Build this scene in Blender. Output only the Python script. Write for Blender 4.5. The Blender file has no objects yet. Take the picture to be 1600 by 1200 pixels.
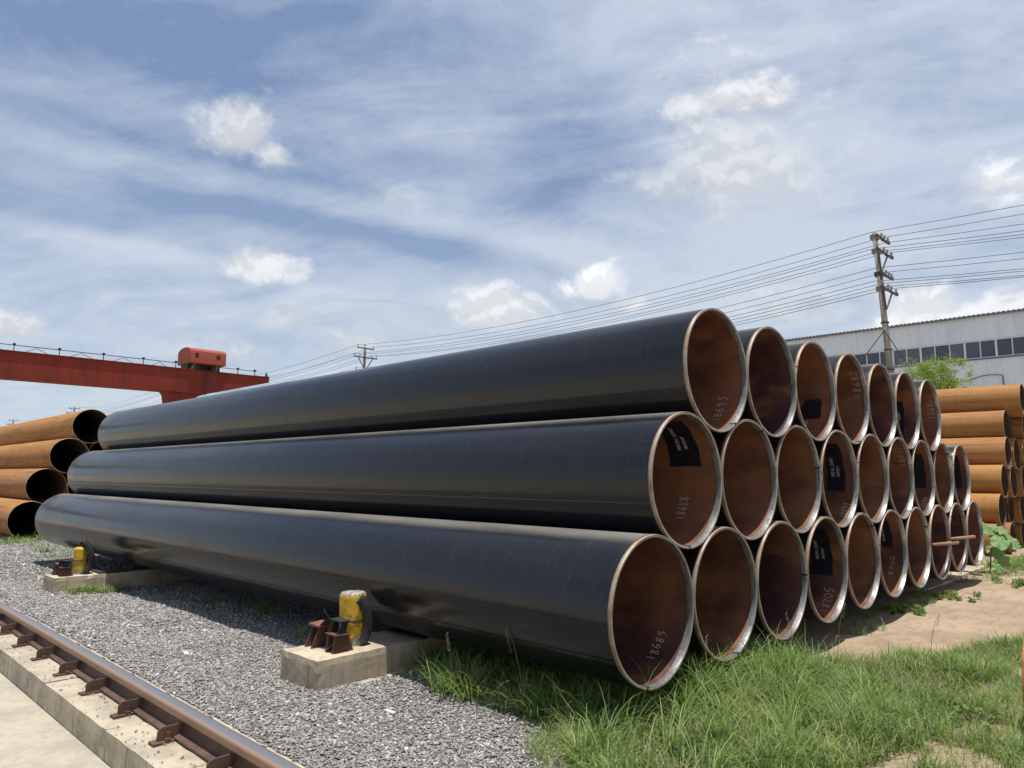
import bpy, bmesh, math, random
import numpy as np
from mathutils import Vector, Matrix
R_ = math.radians
rnd = random.Random(7)
rng = np.random.default_rng(11)
scn = bpy.context.scene
COL = scn.collection

# ------------------------------------------------------------------ camera
CAM = Vector((-3.641, -2.387, 1.480))
yaw, pitch, roll = .799, .125, .002
fw = Vector((math.sin(yaw)*math.cos(pitch), math.cos(yaw)*math.cos(pitch), math.sin(pitch)))
rt = Vector((math.cos(yaw), -math.sin(yaw), 0)); up = rt.cross(fw)
c_, s_ = math.cos(roll), math.sin(roll)
rt, up = c_*rt + s_*up, -s_*rt + c_*up
cd = bpy.data.cameras.new('camera'); cam = bpy.data.objects.new('camera', cd); COL.objects.link(cam)
cd.sensor_width = 36; cd.lens = 1121.2/1600*36; cd.clip_start = .05; cd.clip_end = 4000
cam.matrix_world = Matrix(((rt.x, up.x, -fw.x, CAM.x), (rt.y, up.y, -fw.y, CAM.y), (rt.z, up.z, -fw.z, CAM.z), (0, 0, 0, 1)))
scn.camera = cam
scn.render.resolution_x = 1024; scn.render.resolution_y = 768

# ------------------------------------------------------------------ light
SUN = Vector((-.025, -.105, 1)).normalized()       # towards the sun, high and slightly from the camera's left
sl = bpy.data.lights.new('sun', 'SUN'); sl.energy = 4.7; sl.angle = R_(.6); sl.color = (1, .955, .89)
so = bpy.data.objects.new('sun', sl); COL.objects.link(so)
so.rotation_euler = SUN.to_track_quat('Z', 'Y').to_euler()
scn.view_settings.view_transform = 'Standard'; scn.view_settings.look = 'None'
scn.view_settings.gamma = 1; scn.view_settings.exposure = .18; scn.view_settings.use_curve_mapping = False

# ------------------------------------------------------------------ node helpers
class NT:
    def __init__(s, tree): s.t = tree; s.n = tree.nodes; s.l = tree.links
    def new(s, typ, **kw):
        n = s.n.new(typ)
        for k, v in kw.items(): setattr(n, k, v)
        return n
    def put(s, sock, v):
        if isinstance(v, bpy.types.NodeSocket): s.l.new(v, sock)
        elif v is not None:
            if isinstance(v, (tuple, list)) and sock.type == 'RGBA' and len(v) == 3: v = (*v, 1)
            sock.default_value = v
    def math(s, op, a, b=None, c=None, clamp=False):
        n = s.new('ShaderNodeMath', operation=op, use_clamp=clamp)
        s.put(n.inputs[0], a)
        if b is not None: s.put(n.inputs[1], b)
        if c is not None: s.put(n.inputs[2], c)
        return n.outputs[0]
    def vmath(s, op, a, b=None, scale=None):
        n = s.new('ShaderNodeVectorMath', operation=op); s.put(n.inputs[0], a)
        if b is not None: s.put(n.inputs[1], b)
        if scale is not None: s.put(n.inputs['Scale'], scale)
        return n.outputs['Value'] if op in ('DOT_PRODUCT', 'LENGTH') else n.outputs[0]
    def ramp(s, v, lo, hi, a=0., b=1., smooth=True):
        n = s.new('ShaderNodeMapRange', interpolation_type='SMOOTHSTEP' if smooth else 'LINEAR')
        s.put(n.inputs['Value'], v); s.put(n.inputs['From Min'], lo); s.put(n.inputs['From Max'], hi)
        s.put(n.inputs['To Min'], a); s.put(n.inputs['To Max'], b); return n.outputs[0]
    def mix(s, f, a, b, mode='MIX'):
        n = s.new('ShaderNodeMix', data_type='RGBA', blend_type=mode)
        s.put(n.inputs[0], f); s.put(n.inputs[6], a); s.put(n.inputs[7], b); return n.outputs[2]
    def noise(s, vec=None, scale=5., detail=4., rough=.55, dist=0., col=False):
        n = s.new('ShaderNodeTexNoise'); n.inputs['Scale'].default_value = scale
        n.inputs['Detail'].default_value = detail; n.inputs['Roughness'].default_value = rough
        n.inputs['Distortion'].default_value = dist
        if vec is not None: s.put(n.inputs['Vector'], vec)
        return n.outputs[1 if col else 0]
    def voro(s, vec=None, scale=5., feature='F1', out='Distance'):
        n = s.new('ShaderNodeTexVoronoi', feature=feature); n.inputs['Scale'].default_value = scale
        if vec is not None: s.put(n.inputs['Vector'], vec)
        return n.outputs[out]
    def scale(s, vec, sc, off=(0, 0, 0)):
        n = s.new('ShaderNodeMapping'); s.put(n.inputs[0], vec)
        n.inputs['Scale'].default_value = sc; n.inputs['Location'].default_value = off; return n.outputs[0]
    def objco(s): return s.new('ShaderNodeTexCoord').outputs['Object']
    def pos(s): return s.new('ShaderNodeNewGeometry').outputs['Position']
    def sep(s, v):
        n = s.new('ShaderNodeSeparateXYZ'); s.put(n.inputs[0], v); return n.outputs
    def comb(s, x, y, z):
        n = s.new('ShaderNodeCombineXYZ')
        for i, v in enumerate((x, y, z)): s.put(n.inputs[i], v)
        return n.outputs[0]
    def bump(s, h, strength=.3, dist=.01, normal=None):
        n = s.new('ShaderNodeBump'); n.inputs['Strength'].default_value = strength; n.inputs['Distance'].default_value = dist
        s.put(n.inputs['Height'], h)
        if normal is not None: s.put(n.inputs['Normal'], normal)
        return n.outputs[0]

def mat(name, fn):
    m = bpy.data.materials.new(name); m.use_nodes = True
    nt = NT(m.node_tree); b = nt.n['Principled BSDF']
    kw = fn(nt) or {}
    for k, v in kw.items():
        k = {'color': 'Base Color', 'rough': 'Roughness', 'metal': 'Metallic', 'normal': 'Normal', 'spec': 'Specular IOR Level'}.get(k, k)
        nt.put(b.inputs[k], v)
    return m

# ------------------------------------------------------------------ world: sky and clouds by direction
world = bpy.data.worlds.new('World'); scn.world = world; world.use_nodes = True
def build_world():
    t = NT(world.node_tree); bg = t.n['Background']; bg.inputs['Strength'].default_value = .1
    sky = t.new('ShaderNodeTexSky', sky_type='NISHITA'); sky.sun_disc = False
    sky.sun_elevation = math.asin(SUN.z); sky.sun_rotation = math.atan2(SUN.x, SUN.y)
    sky.air_density = 1.0; sky.dust_density = 1.5; sky.ozone_density = 1.6
    d = t.new('ShaderNodeTexCoord').outputs['Generated']
    x, y, z = t.sep(d)[:3]
    zc = t.math('MAXIMUM', z, .0)
    k = t.math('DIVIDE', 1., t.math('ADD', zc, .16))
    pl = t.comb(t.math('MULTIPLY', x, k), t.math('MULTIPLY', y, k), 0.)
    # turn so that the long axis of the streaks runs across the view
    rot = t.new('ShaderNodeVectorRotate', rotation_type='Z_AXIS'); t.put(rot.inputs[0], pl); rot.inputs['Angle'].default_value = yaw + .25
    pv = rot.outputs[0]
    warp = t.vmath('SCALE', t.vmath('SUBTRACT', t.noise(pv, .9, 3, .5, col=True), (.5, .5, .5)), scale=1.3)
    pw = t.vmath('ADD', pv, warp)
    n1 = t.noise(t.scale(pw, (.75, 1.25, 1), (3.1, 1.7, 0)), 1., 9, .60)         # broad veil
    n2 = t.noise(t.scale(pw, (1.1, 3.4, 1), (7.3, 2.2, 0)), 1.3, 9, .64)         # streaks
    wd = t.vmath('ADD', d, t.vmath('SCALE', t.vmath('SUBTRACT', t.noise(d, 5., 3, .5, col=True), (.5, .5, .5)), scale=.10))
    q3 = t.scale(wd, (1, 1, 1.35))
    n3 = t.noise(q3, 11., 10, .60)                                               # billows, 3-D in direction
    n3u = t.noise(t.vmath('ADD', q3, (-.004, -.004, .020)), 11., 10, .60)
    lit = t.ramp(t.math('SUBTRACT', n3, n3u), -.055, .075, .86, 1.07)
    mott = t.noise(t.scale(wd, (1, 1, 2.2)), 9., 9, .66)
    def axes(px, py):
        dc = (fw + rt*((px-800)/1121.2) + up*((600-py)/1121.2)); L = dc.length; dc = dc.normalized()
        r = Vector((dc.y, -dc.x, 0)).normalized(); return dc, r, r.cross(dc), L
    def ell(px, py, w, h, tilt=0.):
        dc, r, u, L = axes(px, py); a = w/1121.2/L; b = h/1121.2/L
        c, s_ = math.cos(tilt), math.sin(tilt); r2 = r*c-u*s_; u2 = r*s_+u*c
        uu = t.math('DIVIDE', t.vmath('DOT_PRODUCT', d, tuple(r2)), a); vv = t.math('DIVIDE', t.vmath('DOT_PRODUCT', d, tuple(u2)), b)
        q = t.math('SQRT', t.math('ADD', t.math('MULTIPLY', uu, uu), t.math('MULTIPLY', vv, vv)))
        front = t.math('GREATER_THAN', t.vmath('DOT_PRODUCT', d, tuple(dc)), 0.)
        return q, vv, front
    elev = t.ramp(z, .02, .62, 1., 0., False)
    side = t.ramp(t.vmath('DOT_PRODUCT', d, tuple(rt)), -.55, .35, -.06, .09)
    dens = t.math('ADD', t.math('ADD', n1, t.math('MULTIPLY', t.math('SUBTRACT', n2, .5), .75)), t.math('ADD', t.math('MULTIPLY', elev, .13), side))
    dens = t.math('ADD', dens, t.math('MULTIPLY', t.math('SUBTRACT', mott, .5), .55))
    for (px, py, w, h, tl, amt) in [(200, 50, 420, 90, 0, -.13), (620, 60, 260, 60, .1, -.10), (290, 235, 260, 45, .1, -.20), (520, 352, 300, 24, .1, -.22), (900, 245, 130, 70, .3, -.20), (860, 335, 120, 50, 0, -.16), (700, 400, 110, 26, .2, -.14),
                                    (470, 305, 420, 24, .10, .26), (860, 375, 300, 34, .38, .20), (120, 365, 260, 16, .05, .20), (200, 395, 300, 20, .08, .14), (640, 190, 260, 50, .08, .15), (270, 190, 260, 30, .1, .12),
                                    (1250, 150, 330, 150, .0, .14), (1100, 60, 300, 50, .1, .08), (1480, 60, 130, 50, .3, -.12), (1530, 400, 160, 40, 0, -.10), (600, 470, 500, 50, 0, .10), (1350, 380, 260, 70, 0, .10)]:
        q, vv, front = ell(px, py, w, h, tl)
        m = t.math('MULTIPLY', t.ramp(q, .1, 1.5, 1., 0.), front)
        dens = t.math('ADD', dens, t.math('MULTIPLY', m, amt))
    veil = t.ramp(dens, .26, .84, .07, 1., False)
    hz = t.ramp(z, 0., .34, 1., 0.)
    veilcol = t.mix(hz, (5.2, 5.85, 6.95), (6.15, 6.85, 7.4))
    base = t.mix(.75, sky.outputs[0], t.mix(t.ramp(z, 0., .5), (3.9, 4.95, 6.5), (1.65, 2.5, 4.4)))
    col = t.mix(t.math('MULTIPLY', veil, .96), base, veilcol)
    # cumulus: (px, py, half width, half height, edge softness, noise amount, brightness, opacity)
    for (px, py, w, h, soft, amp, br, al) in [(388, 215, 78, 58, .55, 1.25, 7.4, .75), (425, 250, 44, 34, .8, 1.3, 6.9, .6), (410, 418, 105, 38, .40, .9, 8.0, .9), (925, 450, 62, 40, .35, .9, 9.3, .97), (985, 475, 50, 30, .6, 1.0, 8.0, .8),
                                      (1130, 225, 185, 150, .9, 1.15, 7.3, .85), (1120, 155, 130, 62, .5, 1.25, 7.9, .85), (1190, 310, 190, 90, 1.1, 1.1, 6.9, .6), (1590, 290, 95, 62, .5, 1., 8.7, .92), (1440, 500, 82, 52, .35, .9, 8.4, .95),
                                      (1590, 485, 80, 42, .4, .9, 8.1, .9), (770, 490, 95, 42, .5, 1.1, 8.0, .85), (560, 535, 80, 30, .7, 1.1, 7.4, .7), (15, 508, 70, 28, .5, .9, 7.7, .8), (620, 312, 70, 26, 1.0, 1.3, 7.0, .5),
                                      (340, 555, 100, 28, .8, 1., 7.4, .6), (1060, 300, 60, 30, .8, 1.2, 6.9, .55), (1240, 480, 120, 50, .8, 1., 7.2, .6), (450, 500, 120, 30, 1., 1.2, 7.0, .5)]:
        q, vv, front = ell(px, py, w, h)
        flat = t.ramp(vv, -1.1, -.2, .55, 0.)                   # flatter, fading base
        s_ = t.math('ADD', t.math('SUBTRACT', t.math('SUBTRACT', 1., q), flat), t.math('MULTIPLY', t.math('SUBTRACT', n3, .5), amp*2.7))
        m = t.math('MULTIPLY', t.ramp(s_, -.08, soft*1.5), front)
        sh = t.math('MULTIPLY', t.ramp(vv, -1.2, .6, .86, 1.), lit)
        col = t.mix(t.math('MULTIPLY', m, al), col, t.vmath('SCALE', (br*.97, br*.99, br*1.02), scale=sh))
    below = t.ramp(z, -.04, .0)
    col = t.mix(below, (2.2, 2.1, 1.9), col)
    t.put(bg.inputs['Color'], col)
build_world()

# ------------------------------------------------------------------ mesh helpers
def link(o, parent=None):
    COL.objects.link(o)
    if parent is not None: o.parent = parent
    return o
def tag(o, label=None, cat=None, group=None, kind=None):
    for k, v in (('label', label), ('category', cat), ('group', group), ('kind', kind)):
        if v: o[k] = v
    return o
def empty(name, loc, label, cat, group=None, rot=(0, 0, 0)):
    o = bpy.data.objects.new(name, None); o.location = loc; o.rotation_euler = rot; o.empty_display_size = .2
    link(o); return tag(o, label, cat, group)
def mesh_from(name, V, F, m, smooth=False, mi=None):
    me = bpy.data.meshes.new(name); me.from_pydata([tuple(v) for v in V], [], [tuple(f) for f in F]); me.update()
    for mm in (m if isinstance(m, (list, tuple)) else [m]): me.materials.append(mm)
    if smooth: me.polygons.foreach_set('use_smooth', [True]*len(me.polygons))
    if mi is not None: me.polygons.foreach_set('material_index', mi)
    return me
def obj(name, me, parent=None, loc=(0, 0, 0), rot=(0, 0, 0)):
    o = bpy.data.objects.new(name, me); o.location = loc; o.rotation_euler = rot
    return link(o, parent)
class MB:
    def __init__(s): s.V = []; s.F = []
    def add(s, V, F):
        b = len(s.V); s.V += [tuple(v) for v in V]; s.F += [tuple(i+b for i in f) for f in F]; return s
    def box(s, x0, x1, y0, y1, z0, z1):
        V = [(x, y, z) for z in (z0, z1) for y in (y0, y1) for x in (x0, x1)]
        return s.add(V, [(0, 2, 3, 1), (4, 5, 7, 6), (0, 1, 5, 4), (2, 6, 7, 3), (0, 4, 6, 2), (1, 3, 7, 5)])
    def prism(s, pts, axis, a, b):
        # polygon pts (2-D) extruded along axis from a to b
        def P(q, w): return {'x': (w, q[0], q[1]), 'y': (q[0], w, q[1]), 'z': (q[0], q[1], w)}[axis]
        n = len(pts); V = [P(q, a) for q in pts] + [P(q, b) for q in pts]
        F = [tuple(range(n-1, -1, -1)), tuple(range(n, 2*n))] + [(i, (i+1) % n, (i+1) % n+n, i+n) for i in range(n)]
        return s.add(V, F)
    def bar(s, p, q, w, h=None):
        p = Vector(p); q = Vector(q); h = h or w; d = (q-p).normalized()
        a = d.cross(Vector((0, 0, 1)));  a = a.normalized() if a.length > 1e-4 else Vector((1, 0, 0)); b = a.cross(d)
        V = [c + a*sx*w/2 + b*sy*h/2 for c in (p, q) for sx, sy in ((-1, -1), (1, -1), (1, 1), (-1, 1))]
        return s.add(V, [(3, 2, 1, 0), (4, 5, 6, 7), (0, 1, 5, 4), (1, 2, 6, 5), (2, 3, 7, 6), (3, 0, 4, 7)])
    def tube(s, pts, r, n=8, cap=True):
        pts = [Vector(p) for p in pts]; rs = r if isinstance(r, (list, tuple)) else [r]*len(pts)
        ref = None; V = []
        for i, p in enumerate(pts):
            d = (pts[min(i+1, len(pts)-1)] - pts[max(i-1, 0)]).normalized()
            if ref is None: ref = d.orthogonal().normalized()
            a = (ref - d*ref.dot(d)).normalized(); ref = a; b = d.cross(a)
            V += [p + (a*math.cos(2*math.pi*k/n) + b*math.sin(2*math.pi*k/n))*rs[i] for k in range(n)]
        F = [(i*n+k, i*n+(k+1) % n, (i+1)*n+(k+1) % n, (i+1)*n+k) for i in range(len(pts)-1) for k in range(n)]
        if cap: F += [tuple(range(n-1, -1, -1)), tuple(range((len(pts)-1)*n, len(pts)*n))]
        return s.add(V, F)
    def lathe(s, prof, n=32, c=(0, 0)):
        # prof list of (r, z) about the vertical axis
        V = [(c[0]+r*math.cos(2*math.pi*k/n), c[1]+r*math.sin(2*math.pi*k/n), z) for r, z in prof for k in range(n)]
        F = [(i*n+k, i*n+(k+1) % n, (i+1)*n+(k+1) % n, (i+1)*n+k) for i in range(len(prof)-1) for k in range(n)]
        F += [tuple(range(n-1, -1, -1)), tuple(range((len(prof)-1)*n, len(prof)*n))]
        return s.add(V, F)
    def mesh(s, name, m, smooth=False): return mesh_from(name, s.V, s.F, m, smooth)
    def build(s, name, m, parent=None, smooth=False, loc=(0, 0, 0), rot=(0, 0, 0), bevel=0, seg=2, auto=False):
        me = s.mesh(name, m, smooth)
        if auto: 
            me.polygons.foreach_set('use_smooth', [True]*len(me.polygons))
            if hasattr(me, 'set_sharp_from_angle'): me.set_sharp_from_angle(angle=R_(40))
        o = obj(name, me, parent, loc, rot)
        if bevel:
            b = o.modifiers.new('bevel', 'BEVEL'); b.width = bevel; b.segments = seg; b.limit_method = 'ANGLE'; b.angle_limit = R_(35)
        return o
def snoise(x, y, seed=0):
    # cheap smooth value noise, vectorised
    x = np.asarray(x, float); y = np.asarray(y, float)
    def h(i, j): 
        v = np.sin(i*127.1 + j*311.7 + seed*74.7)*43758.5453; return v-np.floor(v)
    i = np.floor(x); j = np.floor(y); f = x-i; g = y-j; f = f*f*(3-2*f); g = g*g*(3-2*g)
    return (h(i, j)*(1-f)+h(i+1, j)*f)*(1-g) + (h(i, j+1)*(1-f)+h(i+1, j+1)*f)*g
def sstep(x, a, b):
    t = np.clip((np.asarray(x, float)-a)/(b-a), 0, 1); return t*t*(3-2*t)
def terrain(x, y):
    x = np.asarray(x, float); y = np.asarray(y, float)
    base = .045 - .0125*np.clip(y-2, 0, 6)*(1-sstep(x, 0, 2))
    base = base + (.092-base)*(1-sstep(x, -1.70, -1.05))
    base = base + (snoise(x*1.3, y*1.3, 1)-.5)*.035*sstep(x, -1.6, -1.1) + (snoise(x*4, y*4, 2)-.5)*.014*sstep(x, -1.7, -1.3)
    # wheel-worn ruts on the dirt track
    u = (x-2.2)*.43 + (y-.26)*.9
    base = base - .03*np.exp(-((u+.55)/.3)**2)*sstep(x, 1.5, 3) 
    return np.where(x < -1.735, -.16, base)

# ------------------------------------------------------------------ materials
def f_coat(t):
    o = t.objco(); ox, oy, oz = t.sep(o)[:3]
    rn = t.new('ShaderNodeObjectInfo').outputs['Random']
    off = t.vmath('ADD', o, t.comb(0., t.math('MULTIPLY', rn, 37.), 0.))
    big = t.noise(t.scale(off, (1.2, .35, 1.2)), 2.2, 4, .55)
    streak = t.noise(t.scale(off, (.9, 9., .9)), 3., 5, .6)
    fine = t.noise(off, 190., 3, .7)
    spk = t.noise(off, 420., 2, .6)
    top = t.ramp(oz, .375, .430)
    dust = t.math('MULTIPLY', top, t.ramp(t.math('ADD', spk, t.math('MULTIPLY', big, .35)), .50, .76, .15, .9))
    side = t.ramp(t.math('ADD', streak, t.math('MULTIPLY', fine, .25)), .60, .90, 0., .13)
    scr = t.ramp(t.noise(t.scale(off, (60., 2.2, 6.)), 1.4, 3, .5), .72, .80)
    c = t.mix(side, (.0085, .009, .0115), (.05, .05, .054))
    c = t.mix(dust, c, (.22, .205, .18))
    c = t.mix(t.math('MULTIPLY', scr, .12), c, (.25, .25, .26))
    spk2 = t.ramp(t.noise(t.scale(off, (1., .6, 1.)), 75., 3, .7), .70, .76)
    zone = t.ramp(t.noise(t.scale(off, (1.5, .5, 1.5)), 1.6, 3, .6), .46, .66)
    scuff = t.ramp(t.noise(t.scale(off, (3., 22., 3.)), 2.4, 6, .7), .60, .74)
    c = t.mix(t.math('MULTIPLY', t.math('MULTIPLY', spk2, zone), .75), c, (.23, .23, .235))
    c = t.mix(t.math('MULTIPLY', t.math('MULTIPLY', scuff, zone), .32), c, (.20, .20, .21))
    rough = t.math('ADD', t.ramp(big, .3, .7, .15, .25), t.math('ADD', t.math('MULTIPLY', side, .5), t.math('MULTIPLY', dust, .5)))
    b1 = t.bump(t.noise(t.scale(off, (.8, 2.6, .8)), 1.3, 2, .5), .22, .012)
    sa = t.math('ADD', 3.30, t.math('MULTIPLY', t.math('SUBTRACT', rn, .5), .7))     # weld seam under the coating
    sd = t.math('ABSOLUTE', t.math('SUBTRACT', t.math('MULTIPLY', ox, t.math('SINE', sa)), t.math('MULTIPLY', oz, t.math('COSINE', sa))))
    sm = t.math('MULTIPLY', t.ramp(sd, .003, .014, 1., 0.), t.math('LESS_THAN', ox, 0.))
    b1 = t.bump(sm, .8, .003, b1)
    b2 = t.bump(t.math('ADD', fine, t.math('MULTIPLY', streak, .6)), .035, .002, b1)
    return dict(color=c, rough=rough, normal=b2, spec=.46)
M_coat = mat('black_coating', f_coat)
def f_bore(t):
    o = t.objco(); ox, oy, oz = t.sep(o)[:3]
    rn = t.new('ShaderNodeObjectInfo').outputs['Random']
    off = t.vmath('ADD', o, t.comb(t.math('MULTIPLY', rn, 17.), t.math('MULTIPLY', rn, 53.), 0.))
    big = t.noise(off, 1.5, 3, .5, .3); mid = t.noise(t.scale(off, (1, .5, 1)), 5., 4, .55); fine = t.noise(off, 120., 3, .7)
    ln = t.noise(t.scale(off, (.5, 60., .5)), 1.5, 3, .6)
    k = t.ramp(t.math('ADD', t.math('ADD', big, t.math('MULTIPLY', t.math('SUBTRACT', rn, .5), .13)), t.math('MULTIPLY', t.math('SUBTRACT', mid, .5), .35)), .28, .66)
    c = t.mix(k, (.060, .028, .034), (.25, .105, .052))
    c = t.mix(t.ramp(mid, .48, .72, 0., .5), c, (.33, .145, .062))
    c = t.mix(t.ramp(t.math('ADD', fine, t.math('MULTIPLY', ln, .5)), .65, 1., 0., .3), c, (.04, .018, .013))
    return dict(color=c, rough=t.ramp(fine, .3, .7, .34, .5), normal=t.bump(t.math('ADD', fine, ln), .10, .002), spec=.5)
M_bore = mat('rusty_bore', f_bore)
def f_zinc(t):
    o = t.objco(); n = t.noise(o, 14., 4, .6); f = t.noise(o, 90., 3, .6)
    c = t.mix(t.ramp(n, .35, .75), (.50, .52, .54), (.36, .37, .37))
    c = t.mix(t.ramp(t.math('ADD', n, t.math('MULTIPLY', f, .3)), .72, .86, 0., .6), c, (.24, .15, .09))
    return dict(color=c, metal=.85, rough=t.ramp(f, .3, .7, .30, .46), normal=t.bump(t.math('ADD', f, n), .15, .002))
M_zinc = mat('galvanised_strip', f_zinc)
def f_lip(t):
    o = t.objco(); n = t.noise(o, 11., 5, .65); f = t.noise(o, 70., 3, .6)
    rn = t.new('ShaderNodeObjectInfo').outputs['Random']
    c = t.mix(t.ramp(n, .35, .68), t.mix(rn, (.36, .31, .24), (.30, .27, .23)), (.24, .155, .095))
    c = t.mix(t.ramp(f, .55, .75, 0., .6), c, (.22, .13, .075))
    return dict(color=c, rough=.55, metal=.25, normal=t.bump(f, .2, .002))
M_lip = mat('tan_rim', f_lip)
def f_bare(t):
    o = t.objco(); n = t.noise(o, 12., 5, .6); f = t.noise(o, 80., 3, .6)
    rn = t.new('ShaderNodeObjectInfo').outputs['Random']
    c = t.mix(t.ramp(n, .3, .7), t.mix(rn, (.34, .155, .065), (.30, .20, .13)), (.20, .10, .055))
    c = t.mix(t.ramp(f, .55, .75, 0., .5), c, (.50, .33, .20))
    return dict(color=c, rough=.8, normal=t.bump(f, .3, .002))
M_bare = mat('bare_rusty_band', f_bare)
def f_rust(t):
    o = t.objco(); rn = t.new('ShaderNodeObjectInfo').outputs['Random']
    off = t.vmath('ADD', o, t.comb(t.math('MULTIPLY', rn, 31.), t.math('MULTIPLY', rn, 71.), 0.))
    big = t.noise(t.scale(off, (1, .4, 1)), 2.4, 5, .6); mid = t.noise(t.scale(off, (3., .5, 3.)), 5., 6, .65); f = t.noise(off, 60., 4, .7)
    ring = t.noise(t.scale(off, (.4, 7., .4)), 3., 4, .6)
    c = t.mix(t.ramp(big, .32, .68), (.42, .200, .055), (.33, .145, .042))
    c = t.mix(t.ramp(rn, .2, 1., 0., .5), c, (.36, .185, .080))
    c = t.mix(t.ramp(mid, .5, .72, 0., .55), c, (.20, .088, .036))
    c = t.mix(t.ramp(ring, .55, .72, 0., .35), c, (.47, .25, .10))
    rn2 = t.math('FRACT', t.math('MULTIPLY', rn, 7.31))
    c = t.mix(t.ramp(rn2, .45, 1., 0., .55), c, (.245, .125, .062))
    lg = t.noise(t.scale(off, (5., .12, 5.)), 2.2, 5, .7)
    c = t.mix(t.ramp(lg, .50, .66, 0., .6), c, (.15, .072, .034))
    c = t.mix(t.ramp(t.noise(t.scale(off, (2., .25, 2.)), 3.1, 5, .7), .56, .72, 0., .6), c, (.46, .27, .11))
    c = t.mix(t.ramp(f, .52, .74, 0., .45), c, (.22, .095, .035))
    return dict(color=c, rough=.85, normal=t.bump(t.math('ADD', f, mid), .25, .004), spec=.25)
M_rust = mat('orange_rust', f_rust)
M_rim2 = mat('pale_bevel', lambda t: dict(color=t.mix(t.ramp(t.noise(t.objco(), 20., 4, .6), .4, .65), (.52, .40, .26), (.32, .20, .11)), rough=.55, metal=.2))
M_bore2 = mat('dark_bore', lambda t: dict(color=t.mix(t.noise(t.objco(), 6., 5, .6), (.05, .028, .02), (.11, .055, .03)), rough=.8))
M_chalk = mat('chalk', lambda t: dict(color=t.mix(t.ramp(t.noise(t.objco(), 130., 3, .7), .38, .55), (.30, .20, .17), (.62, .53, .49)), rough=.95))
M_white = mat('stencil_white', lambda t: dict(color=(.75, .73, .77), rough=.8))
M_patch = mat('stencil_ground', lambda t: dict(color=t.mix(t.noise(t.objco(), 9., 4, .6), (.008, .008, .016), (.022, .018, .028)), rough=t.ramp(t.noise(t.objco(), 30., 3, .6), .3, .7, .30, .5)))
M_clip = mat('dark_clip', lambda t: dict(color=(.035, .024, .018), rough=.7, metal=.3))
def f_conc(a, b, stain, rough=.9, streaks=True):
    def g(t):
        p = t.pos(); px, py, pz = t.sep(p)[:3]
        n = t.noise(p, 3.1, 5, .6); m = t.noise(p, 17., 5, .65); f = t.noise(p, 110., 4, .7)
        c = t.mix(t.ramp(t.math('ADD', n, t.math('MULTIPLY', t.math('SUBTRACT', m, .5), .6)), .35, .66), a, b)
        if streaks:
            s = t.noise(t.scale(p, (1., 1., .045)), 26., 4, .6)
            up_ = t.math('ABSOLUTE', t.sep(t.new('ShaderNodeNewGeometry').outputs['Normal'])[2])
            c = t.mix(t.math('MULTIPLY', t.ramp(s, .52, .70), t.math('MULTIPLY', t.math('SUBTRACT', 1., up_), .75)), c, stain)
        pit = t.ramp(t.voro(p, 26.), .05, .12)
        c = t.mix(t.math('MULTIPLY', t.math('SUBTRACT', 1., pit), t.ramp(n, .45, .6, 0., .8)), c, (.10, .09, .07))
        c = t.mix(t.ramp(f, .55, .8, 0., .35), c, (.55, .52, .46))
        return dict(color=c, rough=rough, normal=t.bump(t.math('ADD', t.math('ADD', f, m), t.math('MULTIPLY', pit, .6)), .35, .006), spec=.3)
    return g
M_block = mat('block_concrete', f_conc((.54, .445, .315), (.38, .32, .235), (.34, .21, .08)))
M_bed = mat('bed_concrete', f_conc((.47, .405, .30), (.33, .285, .215), (.20, .165, .115)))
M_pave = mat('pavement_concrete', f_conc((.42, .375, .29), (.33, .30, .24), (.2, .2, .2), streaks=False))
def f_ground(t):
    p = t.pos(); x, y, z = t.sep(p)[:3]
    n = t.noise(p, 1.1, 5, .6); m = t.noise(p, 9., 6, .65); f = t.noise(p, 85., 5, .75)
    wob = t.math('MULTIPLY', t.math('SUBTRACT', t.noise(p, 2.5, 5, .65), .5), .7)
    # gravel region: left of the stack
    gx = t.math('ADD', x, wob)
    gy = t.math('ADD', y, wob)
    g = t.math('MULTIPLY', t.ramp(gx, -.45, .05, 1., 0.), t.ramp(t.math('SUBTRACT', gy, t.math('MULTIPLY', gx, .9)), .65, 1.0))
    g = t.math('MAXIMUM', g, t.math('MULTIPLY', t.ramp(gy, 1.2, 1.8), t.ramp(gx, 1.2, 1.8, 1., 0.)))
    v = t.voro(t.scale(p, (1, 1, .3)), 62., out='Color'); ve = t.voro(t.scale(p, (1, 1, .3)), 62., 'DISTANCE_TO_EDGE')
    gv = t.mix(t.ramp(ve, .0, .12), (.12, .115, .105), t.mix(t.sep(v)[0], (.20, .195, .185), (.38, .37, .35)))
    dirt = t.mix(t.ramp(t.math('ADD', n, t.math('MULTIPLY', t.math('SUBTRACT', m, .5), .5)), .34, .66), (.40, .30, .205), (.30, .225, .155))
    dirt = t.mix(t.ramp(m, .54, .72, 0., .55), dirt, (.20, .15, .105))
    tr = t.noise(t.scale(p, (1.2, 6., 1.)), 2., 5, .65, .4)
    dirt = t.mix(t.ramp(tr, .50, .66, 0., .6), dirt, (.235, .175, .125))
    dirt = t.mix(t.ramp(f, .56, .74, 0., .5), dirt, (.47, .38, .28))
    col = t.mix(g, dirt, gv)
    h = t.math('ADD', t.math('MULTIPLY', f, .5), t.math('ADD', m, t.math('MULTIPLY', t.math('MULTIPLY', ve, 3.), g)))
    return dict(color=col, rough=.95, normal=t.bump(h, .6, .02), spec=.2)
M_ground = mat('yard_ground', f_ground)
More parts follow.
